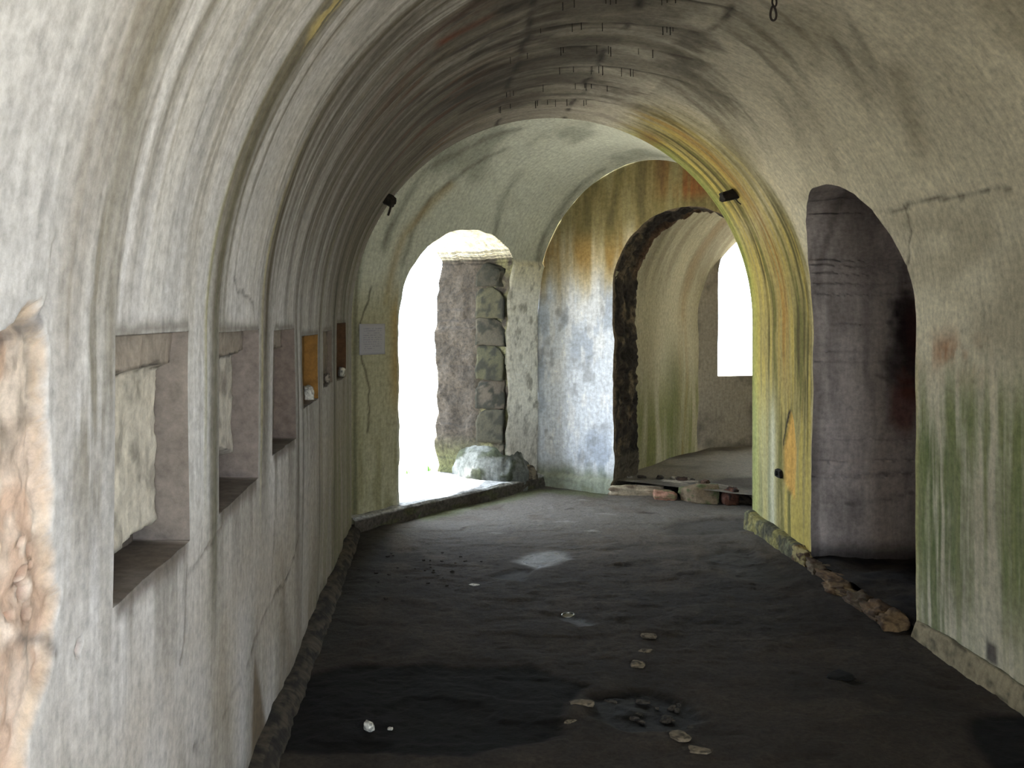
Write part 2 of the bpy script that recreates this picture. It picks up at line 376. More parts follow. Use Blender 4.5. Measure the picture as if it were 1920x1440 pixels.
paint((168, 162, 128), .4*rw*near*ss(0.1, .5, vst2+vst)*ss(1.6, .6, RZ_))
paint((150, 92, 44), .8*rw*ss(-.25, .35, fbm(A*9, B*7, 29, 4))*gauss(RZ_, 1.38, .09)*gauss(A, 4.55, .24))
paint((190, 178, 120), .5*rw*gauss(A, 4.88, .02)*ss(1.6, 1.2, RZ_))
paint((62, 50, 54), .85*blob(A, B, [(4.27, float(v_right(.19))), (4.19, float(v_right(.18))), (4.18, float(v_right(.10))), (4.27, float(v_right(.10)))], .015))
# ochre and olive runs on the right pier before the bend and on its arch
pier = ss(6.12, 6.30, A+.35*ss(1.8, 2.7, RZ_)*0)*rw
fan = ss(0, 1, (A-6.0+.55*ss(VL-3.9, VL-2.6, B)*0)/.9)*ss(VL/2+.35, VL/2+.8, B)
pm = np.maximum(pier*ss(2.75, 1.9, RZ_), fan*ss(1.6, 2.4, RZ_))
r1 = fbm(A*15, B*.8, 31, 4, .6); r2 = fbm(A*42, B*1.6, 32, 3)
paint((146, 130, 66), .88*pm)
paint((100, 97, 46), .9*pm*ss(-.12, .25, r1))
paint((72, 64, 30), .8*pm*ss(.05, .4, r2+.5*r1)*ss(.3, 1.2, RZ_))
paint((184, 164, 82), .75*pm*ss(.05, .4, -r1+.4*r2))
paint((158, 116, 58), .75*pm*gauss(A, 6.72, .10)*ss(.7, 1.6, RZ_)*ss(-.5, .3, r2))
paint((170, 172, 140), .7*pm*ss(1.3, .7, RZ_)*ss(6.75, 6.95, A)*(.6+.4*r2))
paint((196, 196, 176), .7*pm*gauss(A, 6.93, .05)*ss(1.1, .7, RZ_))
paint((150, 160, 84), .5*pm*gauss(A, 7.3, .09))
paint((110, 62, 26), .6*pm*gauss(B, float(v_right(2.82)), .10)*ss(6.9, 7.2, A))
fl = blob(A, Z+9*(B < VL/2), [(6.60, .92), (6.72, .66), (6.70, .44), (6.50, .36), (6.48, .68), (6.55, .86)], .012)
paint((206, 158, 78), .9*fl*(.85+.15*r2)); D -= .012*fl
paint((44, 36, 24), blob(A, Z+9*(B < VL/2), [(6.60, .93), (6.70, .74), (6.725, .67), (6.735, .70), (6.64, .92)], .006))  # sharp shadow along the flake's upper edge, painted dark
# cracks
def crack(pts, w, al, seed, dep=.006, side='r'):
    global D
    f = v_right if side == 'r' else v_left
    q = [(y, float(f(z))) for y, z in pts]
    d = seg_dist(A+.02*fbm(A*14, B*14, seed, 3), B+.02*fbm(A*14+5, B*14, seed+1, 3), q)
    m = np.exp(-(d/w)**2)*(.6+.4*vn(A*11, B*11, seed+2)); paint((58, 48, 40), al*m); D -= dep*m
crack([(5.23, 2.10), (5.05, 2.07), (4.88, 2.05), (4.74, 2.07), (4.48, 2.06), (4.22, 2.05), (3.9, 2.04)], .009, .9, 41)
crack([(4.78, 2.06), (4.81, 1.96), (4.87, 1.87), (4.92, 1.79), (5.03, 1.78)], .008, .85, 43)
crack([(4.3, 1.72), (4.28, 1.5), (4.32, 1.35)], .008, .4, 44)
for k, p in enumerate([[(4.5, .58), (4.21, .47), (3.69, .46), (3.38, .40), (3.04, .37), (2.53, .43), (2.3, .36)], [(2.97, 1.0), (2.93, .94), (2.7, .91), (2.53, .90)],
                       [(3.05, 1.66), (3.12, 1.63), (3.29, 1.62), (3.43, 1.59), (3.45, 1.5)], [(2.52, .92), (2.5, .75), (2.46, .7)], [(5.0, .9), (4.85, .7), (4.8, .5)], [(3.9, .75), (3.86, .55), (3.8, .47)]]):
    crack(p, .007, .85, 50+k*3, .005, 'l')
paint((96, 78, 54), .8*blob(A, B, [(3.50, .42), (3.44, .2), (3.40, 0), (3.75, 0), (3.62, .25)], .03)*LEFT)
paint((120, 108, 92), .6*blob(A, B, [(4.05, .6), (4.0, 0), (4.5, 0), (4.2, .35)], .06)*LEFT)
paint((112, 116, 74), .55*LEFT*ss(4.6, 6.4, A)*ss(1.2, .5, Z)*ss(-.4, .4, vst))
# dark run marks under each niche
for q in NICHE[:4]:
    yy = (A-q[0])/(q[1]-q[0])
    paint((104, 96, 84), .55*LEFT*(WALL)*ss(-.1, .15, yy)*ss(1.1, .8, yy)*ss(q[2]-.45, q[2], Z)*(Z < q[2])*ss(-.3, .4, st+.4*fine))
# niches
yw = A+.012*fbm(B*16, A*3, 60, 3)*1
zw = Z+.012*fbm(A*12, B*12, 61, 3)
for i, (y0, y1, z0, z1, cb, cj, zf, dp) in enumerate(NICHE):
    inn = ((A > y0) & (A < y1) & (Z > z0) & (Z < z1) & (B < VL/2)).astype(float)
    lint = ss(z1-.085, z1-.075, zw) if i < 3 else 0*A
    lowr = ss(zf+.008, zf-.008, zw+.05*ss(y0+.3, y1, A)*(i == 1)+.05*ss(y0+.2, y1, A)*(i == 2))
    edge = ss(y1-.024-.03*np.abs(fbm(B*9, B*0+i, 62, 3)), y1-.012, yw) if i < 3 else 0*A
    d = dp*(1-lint) + (dp-.03)*lint
    d = d + (.06*lowr + .035*edge*(1-lint))*(i < 3)
    d = d + .006*fbm(A*22, B*22, 63+i, 3)
    D = D*(1-inn) - d*inn
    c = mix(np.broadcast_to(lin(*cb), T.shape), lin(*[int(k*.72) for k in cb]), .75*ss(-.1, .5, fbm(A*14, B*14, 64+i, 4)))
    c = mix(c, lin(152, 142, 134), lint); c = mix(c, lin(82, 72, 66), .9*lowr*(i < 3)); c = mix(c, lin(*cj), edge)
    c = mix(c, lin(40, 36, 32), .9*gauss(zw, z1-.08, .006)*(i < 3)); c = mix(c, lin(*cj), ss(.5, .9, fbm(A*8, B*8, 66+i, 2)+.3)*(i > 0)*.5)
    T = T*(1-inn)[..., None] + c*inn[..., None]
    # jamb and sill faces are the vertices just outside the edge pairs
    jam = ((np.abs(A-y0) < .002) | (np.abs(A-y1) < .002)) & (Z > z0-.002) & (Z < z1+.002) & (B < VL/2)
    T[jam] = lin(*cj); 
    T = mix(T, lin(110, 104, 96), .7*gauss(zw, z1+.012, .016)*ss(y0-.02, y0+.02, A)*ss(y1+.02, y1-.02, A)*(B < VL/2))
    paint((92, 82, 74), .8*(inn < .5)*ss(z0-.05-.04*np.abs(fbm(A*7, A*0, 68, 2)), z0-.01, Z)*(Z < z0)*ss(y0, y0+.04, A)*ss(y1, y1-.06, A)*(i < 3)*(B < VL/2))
# plaster fallen away beside the viewer: rubble core showing
pe = blob(A+.03*fbm(A*9, B*9, 70, 4), B+.03*fbm(A*9+4, B*9, 71, 4), [(.7, 1.585), (1.45, 1.575), (1.59, 1.61), (1.635, 1.56), (1.62, 1.44), (1.66, 1.33), (1.65, 1.24), (1.70, 1.14), (1.66, 1.03), (1.57, .95), (1.6, .5), (1.45, -.1), (.7, -.1)], .012)
stone = fbm(A*6.5, B*6.5, 72, 4); D = D*(1-pe)+pe*(-.030+.016*stone+.009*fbm(A*24, B*24, 73, 4))
c = mix(np.broadcast_to(lin(204, 186, 174), T.shape), lin(160, 150, 142), ss(-.2, .4, fbm(A*8, B*8, 74, 4)))
c = mix(c, lin(200, 162, 138), .5*ss(0, .4, fbm(A*12, B*7, 75, 4))); c = mix(c, lin(222, 208, 198), .7*ss(.05, .4, fbm(A*15, B*15, 76, 3)))
c = mix(c, lin(122, 112, 104), .8*ss(1.34, 1.44, B)*ss(1.62, 1.5, B)*ss(-.2, .3, fbm(A*20, B*20, 79, 3)))
T = T*(1-pe)[..., None]+c*pe[..., None]
rim = np.clip(4*pe*(1-pe), 0, 1); paint((196, 168, 136), .5*rim)
for hy, hz, r in [(1.615, 1.175, .014), (1.585, 1.145, .018), (1.60, 1.115, .017), (1.60, 1.08, .015), (1.625, 1.15, .011), (1.575, 1.20, .01), (1.55, 1.09, .009), (1.785, .965, .016)]:
    dd = np.hypot((A-hy)/1.0, (Z-hz)/.8)+.004*fbm(A*60, B*60, 80, 2); m = ss(r, r*.6, dd)*(B < VL/2); D -= .022*m; paint((150, 112, 96), .8*m)
paint((96, 90, 88), .7*np.exp(-(seg_dist(A, Z, [(1.57, 1.05), (1.61, 1.035), (1.66, 1.02), (1.685, .985)])/.010)**2)*(B < VL/2))
paint((90, 86, 88), .75*np.exp(-(seg_dist(A, Z, [(1.63, 1.66), (1.635, 1.58), (1.60, 1.53), (1.45, 1.50)])/.012)**2)*ss(-.5, .1, fine)*(B < VL/2)); D -= .012*np.exp(-(seg_dist(A, Z, [(1.63, 1.66), (1.635, 1.58), (1.60, 1.54), (1.45, 1.51)])/.010)**2)*(B < VL/2)
# damp foot of the walls
paint((88, 80, 66), .5*ss(.12, .0, Z+.08*fbm(A*4, A*0, 90, 3)))

D = D*ss(1.0, .96, fr)
PA = np.stack([X+NX*D, Y, Z+NZ*D], -1)
COA = np.stack([A, B, D], -1)
kk = keep & keep2
i1 = int(np.searchsorted(vs_, V1-.001)); i2 = int(np.searchsorted(vs_, V2-.001))
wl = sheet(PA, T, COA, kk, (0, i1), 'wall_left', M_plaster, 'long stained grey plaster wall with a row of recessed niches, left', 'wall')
sheet(PA, T, COA, kk, (i1, i2), 'ceiling', M_plaster, 'stained barrel vault of the near passage with dark water runs', 'ceiling')
wr = sheet(PA, T, COA, kk, (i2, len(vs_)-1), 'wall_right', M_plaster, 'khaki right wall with green algae and an ochre streaked pier', 'wall')

def alcove_col(V, dep, a):
    y, z = V[..., 1], V[..., 2]; x = V[..., 0]
    c = np.broadcast_to(lin(186, 176, 172), V.shape).copy()
    c = mix(c, lin(142, 133, 130), .8*ss(-.2, .4, fbm(x*4, z*3, 101, 4)))
    c = mix(c, lin(206, 198, 192), .6*gauss(x, 2.72, .2)*ss(-.3, .4, fbm(x*14, z*2, 102, 3)))
    c = mix(c, lin(112, 104, 102), .7*ss(-.1, .3, fbm(x*9, z*.8, 103, 3))*ss(2.55, 2.35, x))
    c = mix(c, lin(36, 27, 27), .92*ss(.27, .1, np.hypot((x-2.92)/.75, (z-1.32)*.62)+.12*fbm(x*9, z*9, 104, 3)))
    c = mix(c, lin(112, 62, 50), .7*ss(.2, .05, np.hypot((x-2.86)*1.8, (z-.98)*.7)+.08*fbm(x*12, z*5, 105, 3)))
    c = mix(c, lin(88, 44, 40), .6*gauss(x, 2.95, .07)*gauss(z, 1.45, .2))
    c = mix(c, lin(70, 64, 62), .5*np.exp(-(seg_dist(x, z, [(2.5, .38), (2.75, .41), (2.95, .47)])/.008)**2))
    c = mix(c, lin(70, 64, 62), .5*np.exp(-(seg_dist(x, z, [(2.7, 1.18), (2.85, 1.11), (3.0, 1.13)])/.012)**2))
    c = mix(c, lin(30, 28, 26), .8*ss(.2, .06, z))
    return c
rv = reveal('wall_alcove', PA, keep, (1, 0, 0), 3.5-PA.reshape(-1, 3)[np.unique(rim_edges(keep))][:, 0], 60, .03, alcove_col, M_plaster, (2.3, 5.56, 1.2), 'dark stained plaster sides of the deep arched alcove', 'wall', freq=3)
gy, gz = np.meshgrid(np.linspace(4.6, 6.5, 60), np.linspace(-.05, 2.6, 70), indexing='ij')
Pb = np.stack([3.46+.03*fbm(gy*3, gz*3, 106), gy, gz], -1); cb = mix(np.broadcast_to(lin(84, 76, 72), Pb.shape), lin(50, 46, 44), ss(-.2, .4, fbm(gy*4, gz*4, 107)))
sheet(Pb, cb, np.stack([gy, gz, 0*gy], -1), None, (0, 69), 'wall_alcove_back', M_plaster, 'dark plaster back of the arched alcove', 'wall')
reveal('door_added_side', PA, keep2, (1, 0, 0), .5, 4, .01, lambda V, d, a: np.broadcast_to(lin(190, 184, 170), V.shape), M_plaster, (2.3, .05, 1.45), 'unseen side doorway added to brighten the near end', 'door')

# rear end of the passage, behind the viewer; unseen arched doorway added for brightness
gx, gz = np.meshgrid(np.linspace(-.8, 2.5, 90), np.linspace(-.05, 3.1, 90), indexing='ij')
rd = arch_poly(-.15, 1.85, 1.6, 1.6, 2.6)
kr = hole_cells(gx, gz, lambda a, b: in_poly(a, b, rd), rd)
Pb = np.stack([gx, -2.19+.02*fbm(gx*3, gz*3, 109), gz], -1)
sheet(Pb, np.broadcast_to(lin(190, 182, 165), Pb.shape), Pb, kr, (0, 89), 'wall_rear', M_plaster, 'plain plaster wall behind the viewer', 'wall', flip=True)
reveal('door_added_rear', Pb, kr, (0, -1, 0), .6, 6, .01, lambda V, d, a: np.broadcast_to(lin(180, 172, 156), V.shape), M_plaster, (.85, -2.2, 1.2), 'unseen arched doorway added behind the viewer for light', 'door')

# ------------------------------------------------------------------ 2. the bend: exit wall, its vault
TL = np.linalg.norm(PC-P0)
w_ = np.linspace(0, 1, 190); vb = np.unique(np.round(np.append(np.arange(0, VL, .016), [V1, V2, VL]), 4))
Wn, B2 = np.meshgrid(w_, vb, indexing='ij')
def miter(v):
    x = prof(v)[0]; return x, P0[1]+(x-XL)*(PI_[1]-P0[1])/(XR-XL)
mx, my = miter(B2); off = (mx-P0[0])*U[0]+(my-P0[1])*U[1]
A2 = off+Wn*(TL-off)                                           # distance along the bend, measured from the left corner
ex = arch_poly(.54, 2.008, 1.52, 2.0, 2.26)
ex = rough_poly(ex, .022, 6, 13); ex_v = [(a, float(v_left(z))) for a, z in ex]
kx = hole_cells(A2, B2, lambda a, b: (b < VL/2) & in_poly(a, prof(b)[1], ex), ex_v)
x2, z2, nx2, nz2 = prof(B2); mx, my = miter(B2); off = (mx-P0[0])*U[0]+(my-P0[1])*U[1]
w2 = (A2-off)/(TL-off)
D2 = .012*fbm(A2*1.5, B2*1.5, 121, 4)+.003*fbm(A2*9, B2*5, 122, 3)
led = ss(2.03, 2.01, z2)*ss(2.0, 2.03, A2)*(B2 < VL/2); D2 += .03*led     # thickened wall by the far corner, up to the springing
D2 *= ss(0, .04, w2)
b2 = np.broadcast_to(lin(196, 198, 184), B2.shape+(3,))
T2 = b2*(1+.12*fbm(A2*3, B2*3, 123, 4))[..., None]
T2 = mix(T2, lin(120, 122, 108), .55*ss(.0, .5, fbm(A2*2.2+B2*.8, B2*1.6, 124, 4))*ss(1.6, 2.2, z2))
for pts, wd in [([(1.75, 2.05), (1.55, 2.5), (1.45, 3.0)], .05), ([(2.42, 1.9), (2.36, 2.6), (2.35, 3.4)], .05), ([(.5, 2.0), (.6, 2.6), (1.0, 3.2)], .035), ([(.25, 2.1), (.4, 2.8), (.9, 3.5)], .05)]:
    m = np.exp(-(seg_dist(A2+.05*fbm(A2*3, B2*3, 125, 3), B2, pts)/wd)**2); T2 = mix(T2, lin(92, 90, 78), .75*m*(.7+.4*fbm(A2*20, B2*6, 126, 3)))
T2 = mix(T2, lin(150, 122, 62), .5*np.exp(-(seg_dist(A2, B2, [(.38, 1.7), (.45, 2.2), (.75, 2.7)])/.05)**2))
lw = (B2 < VL/2)*ss(2.0, 2.02, A2)*ss(2.06, 2.0, z2)
T2 = mix(T2, lin(246, 244, 236), .95*lw); T2 = mix(T2, lin(196, 188, 140), .5*lw*ss(1.7, 2.0, z2)); T2 = mix(T2, lin(112, 108, 92), .65*lw*ss(.0, .5, fbm(A2*14, B2*9, 127, 5, .65)))
T2 = mix(T2, lin(176, 170, 166), .5*lw*ss(.8, .4, z2))
ew = (B2 < VL/2)*ss(.54, .50, A2)*ss(1.9, 1.5, z2)
T2 = mix(T2, lin(164, 158, 126), .8*ew); T2 = mix(T2, lin(168, 136, 70), .75*ew*gauss(A2, .54, .10)*ss(.7, 1.1, z2)); T2 = mix(T2, lin(126, 124, 88), .6*ew*ss(1.0, .4, z2)*ss(-.4, .3, fbm(A2*20, B2*2, 128, 3)))
m = np.exp(-(seg_dist(A2+.02*fbm(A2*10, B2*10, 129, 3), z2, [(.2, 1.75), (.1, 1.5), (.12, 1.2), (.2, 1.0), (.18, .7)])/.010)**2)*(B2 < VL/2); T2 = mix(T2, lin(66, 62, 48), .8*m)
m = np.exp(-(np.abs(A2-.035)/.03)**2)*(B2 < VL/2); T2 = mix(T2, lin(78, 76, 56), .7*m)
P2 = np.stack([mx+U[0]*w2*(TL-off)+nx2*D2*U[1], my+U[1]*w2*(TL-off)-nx2*D2*U[0], z2+nz2*D2-.12*w2*ss(ZS+.35, ZS+RZ, z2)], -1)
CO2 = np.stack([A2, B2, 0*A2], -1)
j1 = int(np.searchsorted(vb, V1+.62)); j2 = int(np.searchsorted(vb, V2-.001))
wo = sheet(P2, T2, CO2, kx, (0, j1), 'wall_exit', M_plaster, 'pale greenish wall pierced by the bright arched exit', 'wall')
sheet(P2, T2, CO2, kx, (j1, j2), 'ceiling_bend', M_plaster, 'pale grey vault over the bend at the far end', 'ceiling')
sheet(P2, T2, CO2, kx, (j2, len(vb)-1), 'wall_bend', M_plaster, 'short wall behind the ochre pier', 'wall')
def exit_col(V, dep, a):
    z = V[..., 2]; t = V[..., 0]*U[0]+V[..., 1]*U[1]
    c = np.broadcast_to(lin(58, 52, 45), V.shape).copy()  # the jamb's shade is put into this dark stone colour
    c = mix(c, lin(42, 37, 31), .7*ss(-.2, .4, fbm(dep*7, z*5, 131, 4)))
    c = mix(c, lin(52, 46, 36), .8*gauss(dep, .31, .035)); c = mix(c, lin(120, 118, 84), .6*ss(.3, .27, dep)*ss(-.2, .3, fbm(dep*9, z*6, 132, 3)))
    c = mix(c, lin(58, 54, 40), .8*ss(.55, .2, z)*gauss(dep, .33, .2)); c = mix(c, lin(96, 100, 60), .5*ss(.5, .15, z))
    return mix(c, lin(228, 222, 200), .9*ss(2.03, 2.09, z))  # soffit painted pale for the light bounced up from outside
cexit = P0+U*1.27
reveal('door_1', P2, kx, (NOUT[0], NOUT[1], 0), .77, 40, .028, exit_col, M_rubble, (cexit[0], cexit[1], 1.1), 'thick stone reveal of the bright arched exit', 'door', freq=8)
# mossy stones stacked in the inner edge of the exit's right jamb

# ------------------------------------------------------------------ 3. end wall with the second doorway
s_, z_ = np.meshgrid(np.linspace(-.12, 2.5, 230), np.linspace(-.05, 3.12, 260), indexing='ij')
d2 = arch_poly(.795, 2.11, 1.78, 1.78, 2.45); d2 = rough_poly(d2, .018, 7, 17)
kd = hole_cells(s_, z_, lambda a, b: in_poly(a, b, d2), d2)
De = .012*fbm(s_*1.6, z_*1.6, 141, 4)+.004*fbm(s_*8, z_*8, 142, 3)
n1 = fbm(s_*4, z_*2.4, 143, 5); n2 = fbm(s_*16, z_*5, 144, 4); n3 = fbm(s_*13, z_*1.4, 145, 4)
Te = np.broadcast_to(lin(228, 234, 244), s_.shape+(3,)); Te = mix(Te, lin(178, 188, 204), .8*ss(-.15, .35, n1)); Te = mix(Te, lin(240, 242, 246), .7*ss(.0, .35, n2)); Te = mix(Te, lin(140, 144, 152), .55*ss(.2, .5, fbm(s_*7, z_*7, 146, 4)))
Te = mix(Te, lin(196, 178, 128), .8*ss(1.62, 1.95, z_+.2*n3))
Te = mix(Te, lin(158, 124, 60), .85*ss(1.82, 2.12, z_+.16*n3)*ss(-.7, .2, n3)); Te = mix(Te, lin(132, 122, 80), .8*ss(2.05, 2.35, z_+.12*n1))
Te = mix(Te, lin(84, 80, 60), .6*ss(2.15, 2.4, z_)*ss(-.3, .5, n3+.3*n2)); Te = mix(Te, lin(150, 82, 38), .7*gauss(s_, 1.5, .25)*ss(2.45, 2.6, z_)*ss(-.5, .3, n3))
Te = mix(Te, lin(110, 116, 70), .75*ss(.28, .12, z_+.06*n2)); Te = mix(Te, lin(70, 66, 52), .5*ss(1.75, 2.15, z_)*gauss(s_, .0, .12))
Te = mix(Te, lin(90, 82, 60), .6*ss(.06, .02, np.abs(s_-.0)))
De += .045*ss(.13, .10, z_+.02*n2)                          # plinth
Pe = np.stack([PC[0]+E_[0]*s_-U[0]*De, PC[1]+E_[1]*s_-U[1]*De, z_], -1)
we = sheet(Pe, Te, np.stack([s_, z_, 0*s_], -1), kd, (0, 259), 'wall_end', M_plaster, 'blue-white end wall turning ochre above, with an arched doorway', 'wall')
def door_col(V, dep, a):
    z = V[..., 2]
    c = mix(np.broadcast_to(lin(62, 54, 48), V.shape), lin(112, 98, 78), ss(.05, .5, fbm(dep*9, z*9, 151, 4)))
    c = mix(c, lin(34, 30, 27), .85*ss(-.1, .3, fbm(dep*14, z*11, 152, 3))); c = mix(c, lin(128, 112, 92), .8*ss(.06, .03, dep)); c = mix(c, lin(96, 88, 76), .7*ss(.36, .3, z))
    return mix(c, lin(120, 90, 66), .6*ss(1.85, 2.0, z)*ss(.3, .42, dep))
cd = PC+E_*1.45
reveal('door_2', Pe, kd, (U[0], U[1], 0), .466, 30, .05, door_col, M_rubble, (cd[0], cd[1], 1.1), 'dark rough stone lining of the far arched doorway', 'door', freq=12, onset=.7)

# ------------------------------------------------------------------ 4. the gallery beyond, ending in a wall with a window
G_ = np.array([.53, .848]); G_ /= np.linalg.norm(G_)
S0 = PC+E_*.74+U*.02; QW = np.array([2.96, 11.0]); HW = np.array([.94, .342]); HW /= np.linalg.norm(HW); NW = np.array([-HW[1], HW[0]])
GW, GZS, GRZ = 2.5, 1.55, 1.25
gl, gv = np.meshgrid(np.linspace(0, 1, 150), np.linspace(0, 1, 260), indexing='ij')
LV = GZS+.05; LA = math.pi*GW/2; LT = 2*LV+LA; v = gv*LT
th = np.clip((v-LV)/(GW/2), 0, math.pi); xx = GW/2-GW/2*np.cos(th); zz = np.where(v < LV, v-.05, np.where(v > LV+LA, LT-v-.05, GZS+GRZ*np.sin(th)))
sx = S0[0]+E_[0]*xx; sy = S0[1]+E_[1]*xx
ln = ((QW[0]-sx)*NW[0]+(QW[1]-sy)*NW[1])/(G_@NW)+.05
px_ = sx+G_[0]*ln*gl; py_ = sy+G_[1]*ln*gl; al_ = ln*gl
dg = .02*fbm(al_*1.5, v*1.5, 161, 4)+.004*fbm(al_*8, v*3, 162, 3)
Pg = np.stack([px_+E_[0]*dg*np.cos(th), py_+E_[1]*dg*np.cos(th), zz-np.sin(th)*dg], -1)
g1 = fbm(al_*9, v*.9, 163, 4); g2 = fbm(al_*3, v*2, 164, 4)
Tg = np.broadcast_to(lin(176, 168, 142), Pg.shape)*(1+.15*g2)[..., None]
Tg = mix(Tg, lin(112, 118, 62), .8*ss(1.25, .6, zz+.3*g1)*ss(-.5, .4, g1)); Tg = mix(Tg, lin(92, 96, 48), .6*gauss(al_, 1.7, .3)*ss(1.5, .9, zz)); Tg = mix(Tg, lin(122, 112, 92), .5*ss(1.6, 2.0, zz)*ss(-.2, .4, g1)); Tg = mix(Tg, lin(150, 118, 70), .4*gauss(al_, 2.0, .15)*ss(-.3, .3, g1))
cog = np.stack([al_, v, 0*v], -1)
k1 = int(np.searchsorted(gv[0]*LT, LV)); k2 = int(np.searchsorted(gv[0]*LT, LV+LA))
sheet(Pg, Tg, cog, None, (0, k1), 'wall_gallery', M_plaster, 'green tinged plaster wall of the gallery seen through the doorway', 'wall')
sheet(Pg, Tg, cog, None, (k1, k2), 'ceiling_gallery', M_plaster, 'dim barrel vault of the gallery beyond the doorway', 'ceiling')
sheet(Pg, Tg, cog, None, (k2, 259), 'wall_gallery_right', M_plaster, 'hidden right wall of the far gallery', 'wall')
k_, zk = np.meshgrid(np.linspace(-.3, 3.2, 220), np.linspace(-.05, 3.0, 170), indexing='ij')
wp = [(.075, .885)]+[(.075, z) for z in np.linspace(.9, 1.93, 20)]+[(.5-.425*math.cos(t), 1.95+.5*math.sin(t)) for t in np.linspace(.03, math.pi-.03, 40)]+[(.925, z) for z in np.linspace(1.93, .9, 20)]+[(.925, .885), (.075, .885)]
kw = hole_cells(k_, zk, lambda a, b: in_poly(a, b, wp[:-1]), wp)
dw = .015*fbm(k_*2, zk*2, 171, 4)
Pw = np.stack([QW[0]+HW[0]*k_-NW[0]*dw, QW[1]+HW[1]*k_-NW[1]*dw, zk], -1)
Tw = mix(np.broadcast_to(lin(150, 142, 128), Pw.shape), lin(100, 94, 84), ss(-.2, .4, fbm(k_*3, zk*3, 172, 4)))
sheet(Pw, Tw, np.stack([k_, zk, 0*k_], -1), kw, (0, 169), 'wall_window', M_plaster, 'grey plaster wall under the far bright window', 'wall')
cw = QW+HW*.5
reveal('window_1', Pw, kw, (NW[0], NW[1], 0), .45, 12, .02, lambda V, d, a: np.broadcast_to(lin(206, 202, 192), V.shape), M_plaster, (cw[0], cw[1], 1.6), 'bright arched window at the end of the far gallery', 'window')

# ------------------------------------------------------------------ 5. floors
fx = np.concatenate([np.arange(-.9, 2.6, .0125)]); fy = np.concatenate([np.linspace(-2.3, 2.6, 50), np.arange(2.61, 5.0, .011), np.arange(5, 10.2, .016)])
FX, FY = np.meshgrid(fx, fy, indexing='ij')
f1 = fbm(FX*1.7, FY*1.7, 181, 5); f2 = fbm(FX*9, FY*9, 182, 4); f3 = fbm(FX*4, FY*4, 183, 4); f4 = fbm(FX*28, FY*28, 184, 3)
FZ = .012*f1+.007*f2+.003*f4+.006*ss(.0, .25, fbm(FX*3, FY*5, 186, 4))
TF = np.broadcast_to(lin(58, 51, 45), FX.shape+(3,)); TF = mix(TF, lin(47, 42, 38), .8*ss(-.3, .4, f1)); TF = mix(TF, lin(72, 64, 56), .5*ss(0, .5, f3)); TF = TF*(1+.22*f2)[..., None]*(1+.12*f4)[..., None]
TF = mix(TF, lin(122, 117, 112), .75*ss(5.9, 8.0, FY+.5*f1)); TF = mix(TF, lin(96, 88, 80), .6*ss(.1, .4, f3)*ss(6, 7, FY))  # far floor painted paler, standing in for light from the exit
WET = np.zeros_like(FX)
def ground(pts, rgb, al, soft, wet=0, dz=0):
    global TF, FZ, WET
    m = blob(FX+.05*f3+.02*f2, FY+.05*fbm(FX*4+9, FY*4, 185, 4)+.02*f2, pts, soft)
    TF = mix(TF, lin(*rgb), al*m); FZ = FZ+dz*m; WET = np.maximum(WET, wet*m)
ground([(-.70, 4.21), (-.43, 4.47), (-.06, 4.5), (.41, 4.46), (.62, 4.24), (.57, 4.1), (.50, 3.93), (.43, 3.74), (.15, 3.58), (-.24, 3.58), (-.7, 3.6)], (15, 13, 12), .95, .035, 0, -.012)
ground([(.63, 4.12), (.78, 4.17), (.91, 4.15), (1.02, 3.99), (1.01, 3.88), (.87, 3.77), (.69, 3.79), (.61, 3.93)], (18, 16, 15), .93, .03, .28, -.018)
ground([(1.96, 3.78), (2.08, 3.93), (2.35, 3.95), (2.4, 3.3), (1.9, 3.3), (1.9, 3.6)], (9, 8, 8), .97, .04, 0, -.01)
ground([(-.7, 7.47), (-.33, 7.47), (-.30, 5.79), (-.45, 5.27), (-.48, 4.7), (-.7, 4.6)], (46, 43, 40), .8, .08, .1)
ground([(.49, 6.42), (.61, 6.63), (.82, 6.63), (.83, 6.42), (.58, 6.25)], (120, 118, 116), .7, .06, .9, -.01)
ground([(.30, 6.0), (.45, 6.25), (.56, 6.21), (.49, 5.93)], (34, 31, 28), .85, .03, .2, -.012)
ground([(1.62, 7.38), (1.84, 7.67), (2.36, 7.77), (2.34, 7.47), (2.14, 7.2), (1.64, 7.17)], (50, 45, 40), .75, .06, .2, -.014)
ground([(1.69, 6.49), (1.91, 6.79), (2.03, 6.71), (2.14, 6.02), (1.93, 5.84), (1.78, 5.96)], (40, 36, 32), .85, .06, .2, -.014)
ground([(1.64, 4.34), (1.70, 4.36), (1.78, 4.28), (1.70, 4.24)], (30, 28, 26), .9, .012, .3, -.006)
ground([(.60, 5.22), (.68, 5.26), (.78, 5.10), (.70, 5.04)], (44, 40, 36), .8, .02, .5, -.01)
for gx_, gy_, r in [(.29, 4.72, .03), (.68, 6.02, .05), (.05, 6.28, .06), (-.2, 6.08, .05), (-.05, 5.95, .04), (-.1, 6.2, .04), (1.63, 7.92, .06), (1.15, 6.3, .07), (1.0, 6.0, .05), (1.6, 6.1, .05), (.1, 5.9, .03), (-.24, 5.85, .03)]:
    ground([(gx_-r, gy_), (gx_, gy_+r*.5), (gx_+r, gy_), (gx_, gy_-r*.5)], (52, 46, 42), .8, .02, .1, -.008)
for gx_, gy_, r in [(1.23, 8.44, .05), (1.29, 7.87, .08), (.94, 7.57, .09), (1.1, 7.3, .06), (.4, 7.2, .05)]:
    ground([(gx_-r, gy_), (gx_, gy_+r*.5), (gx_+r, gy_), (gx_, gy_-r*.5)], (168, 166, 162), .45, .035, 0, .006)
ground([(-.2, 7.75), (.9, 9.0), (1.5, 8.85), (1.4, 8.6), (.9, 8.8), (-.1, 7.6)], (96, 106, 66), .5, .06)
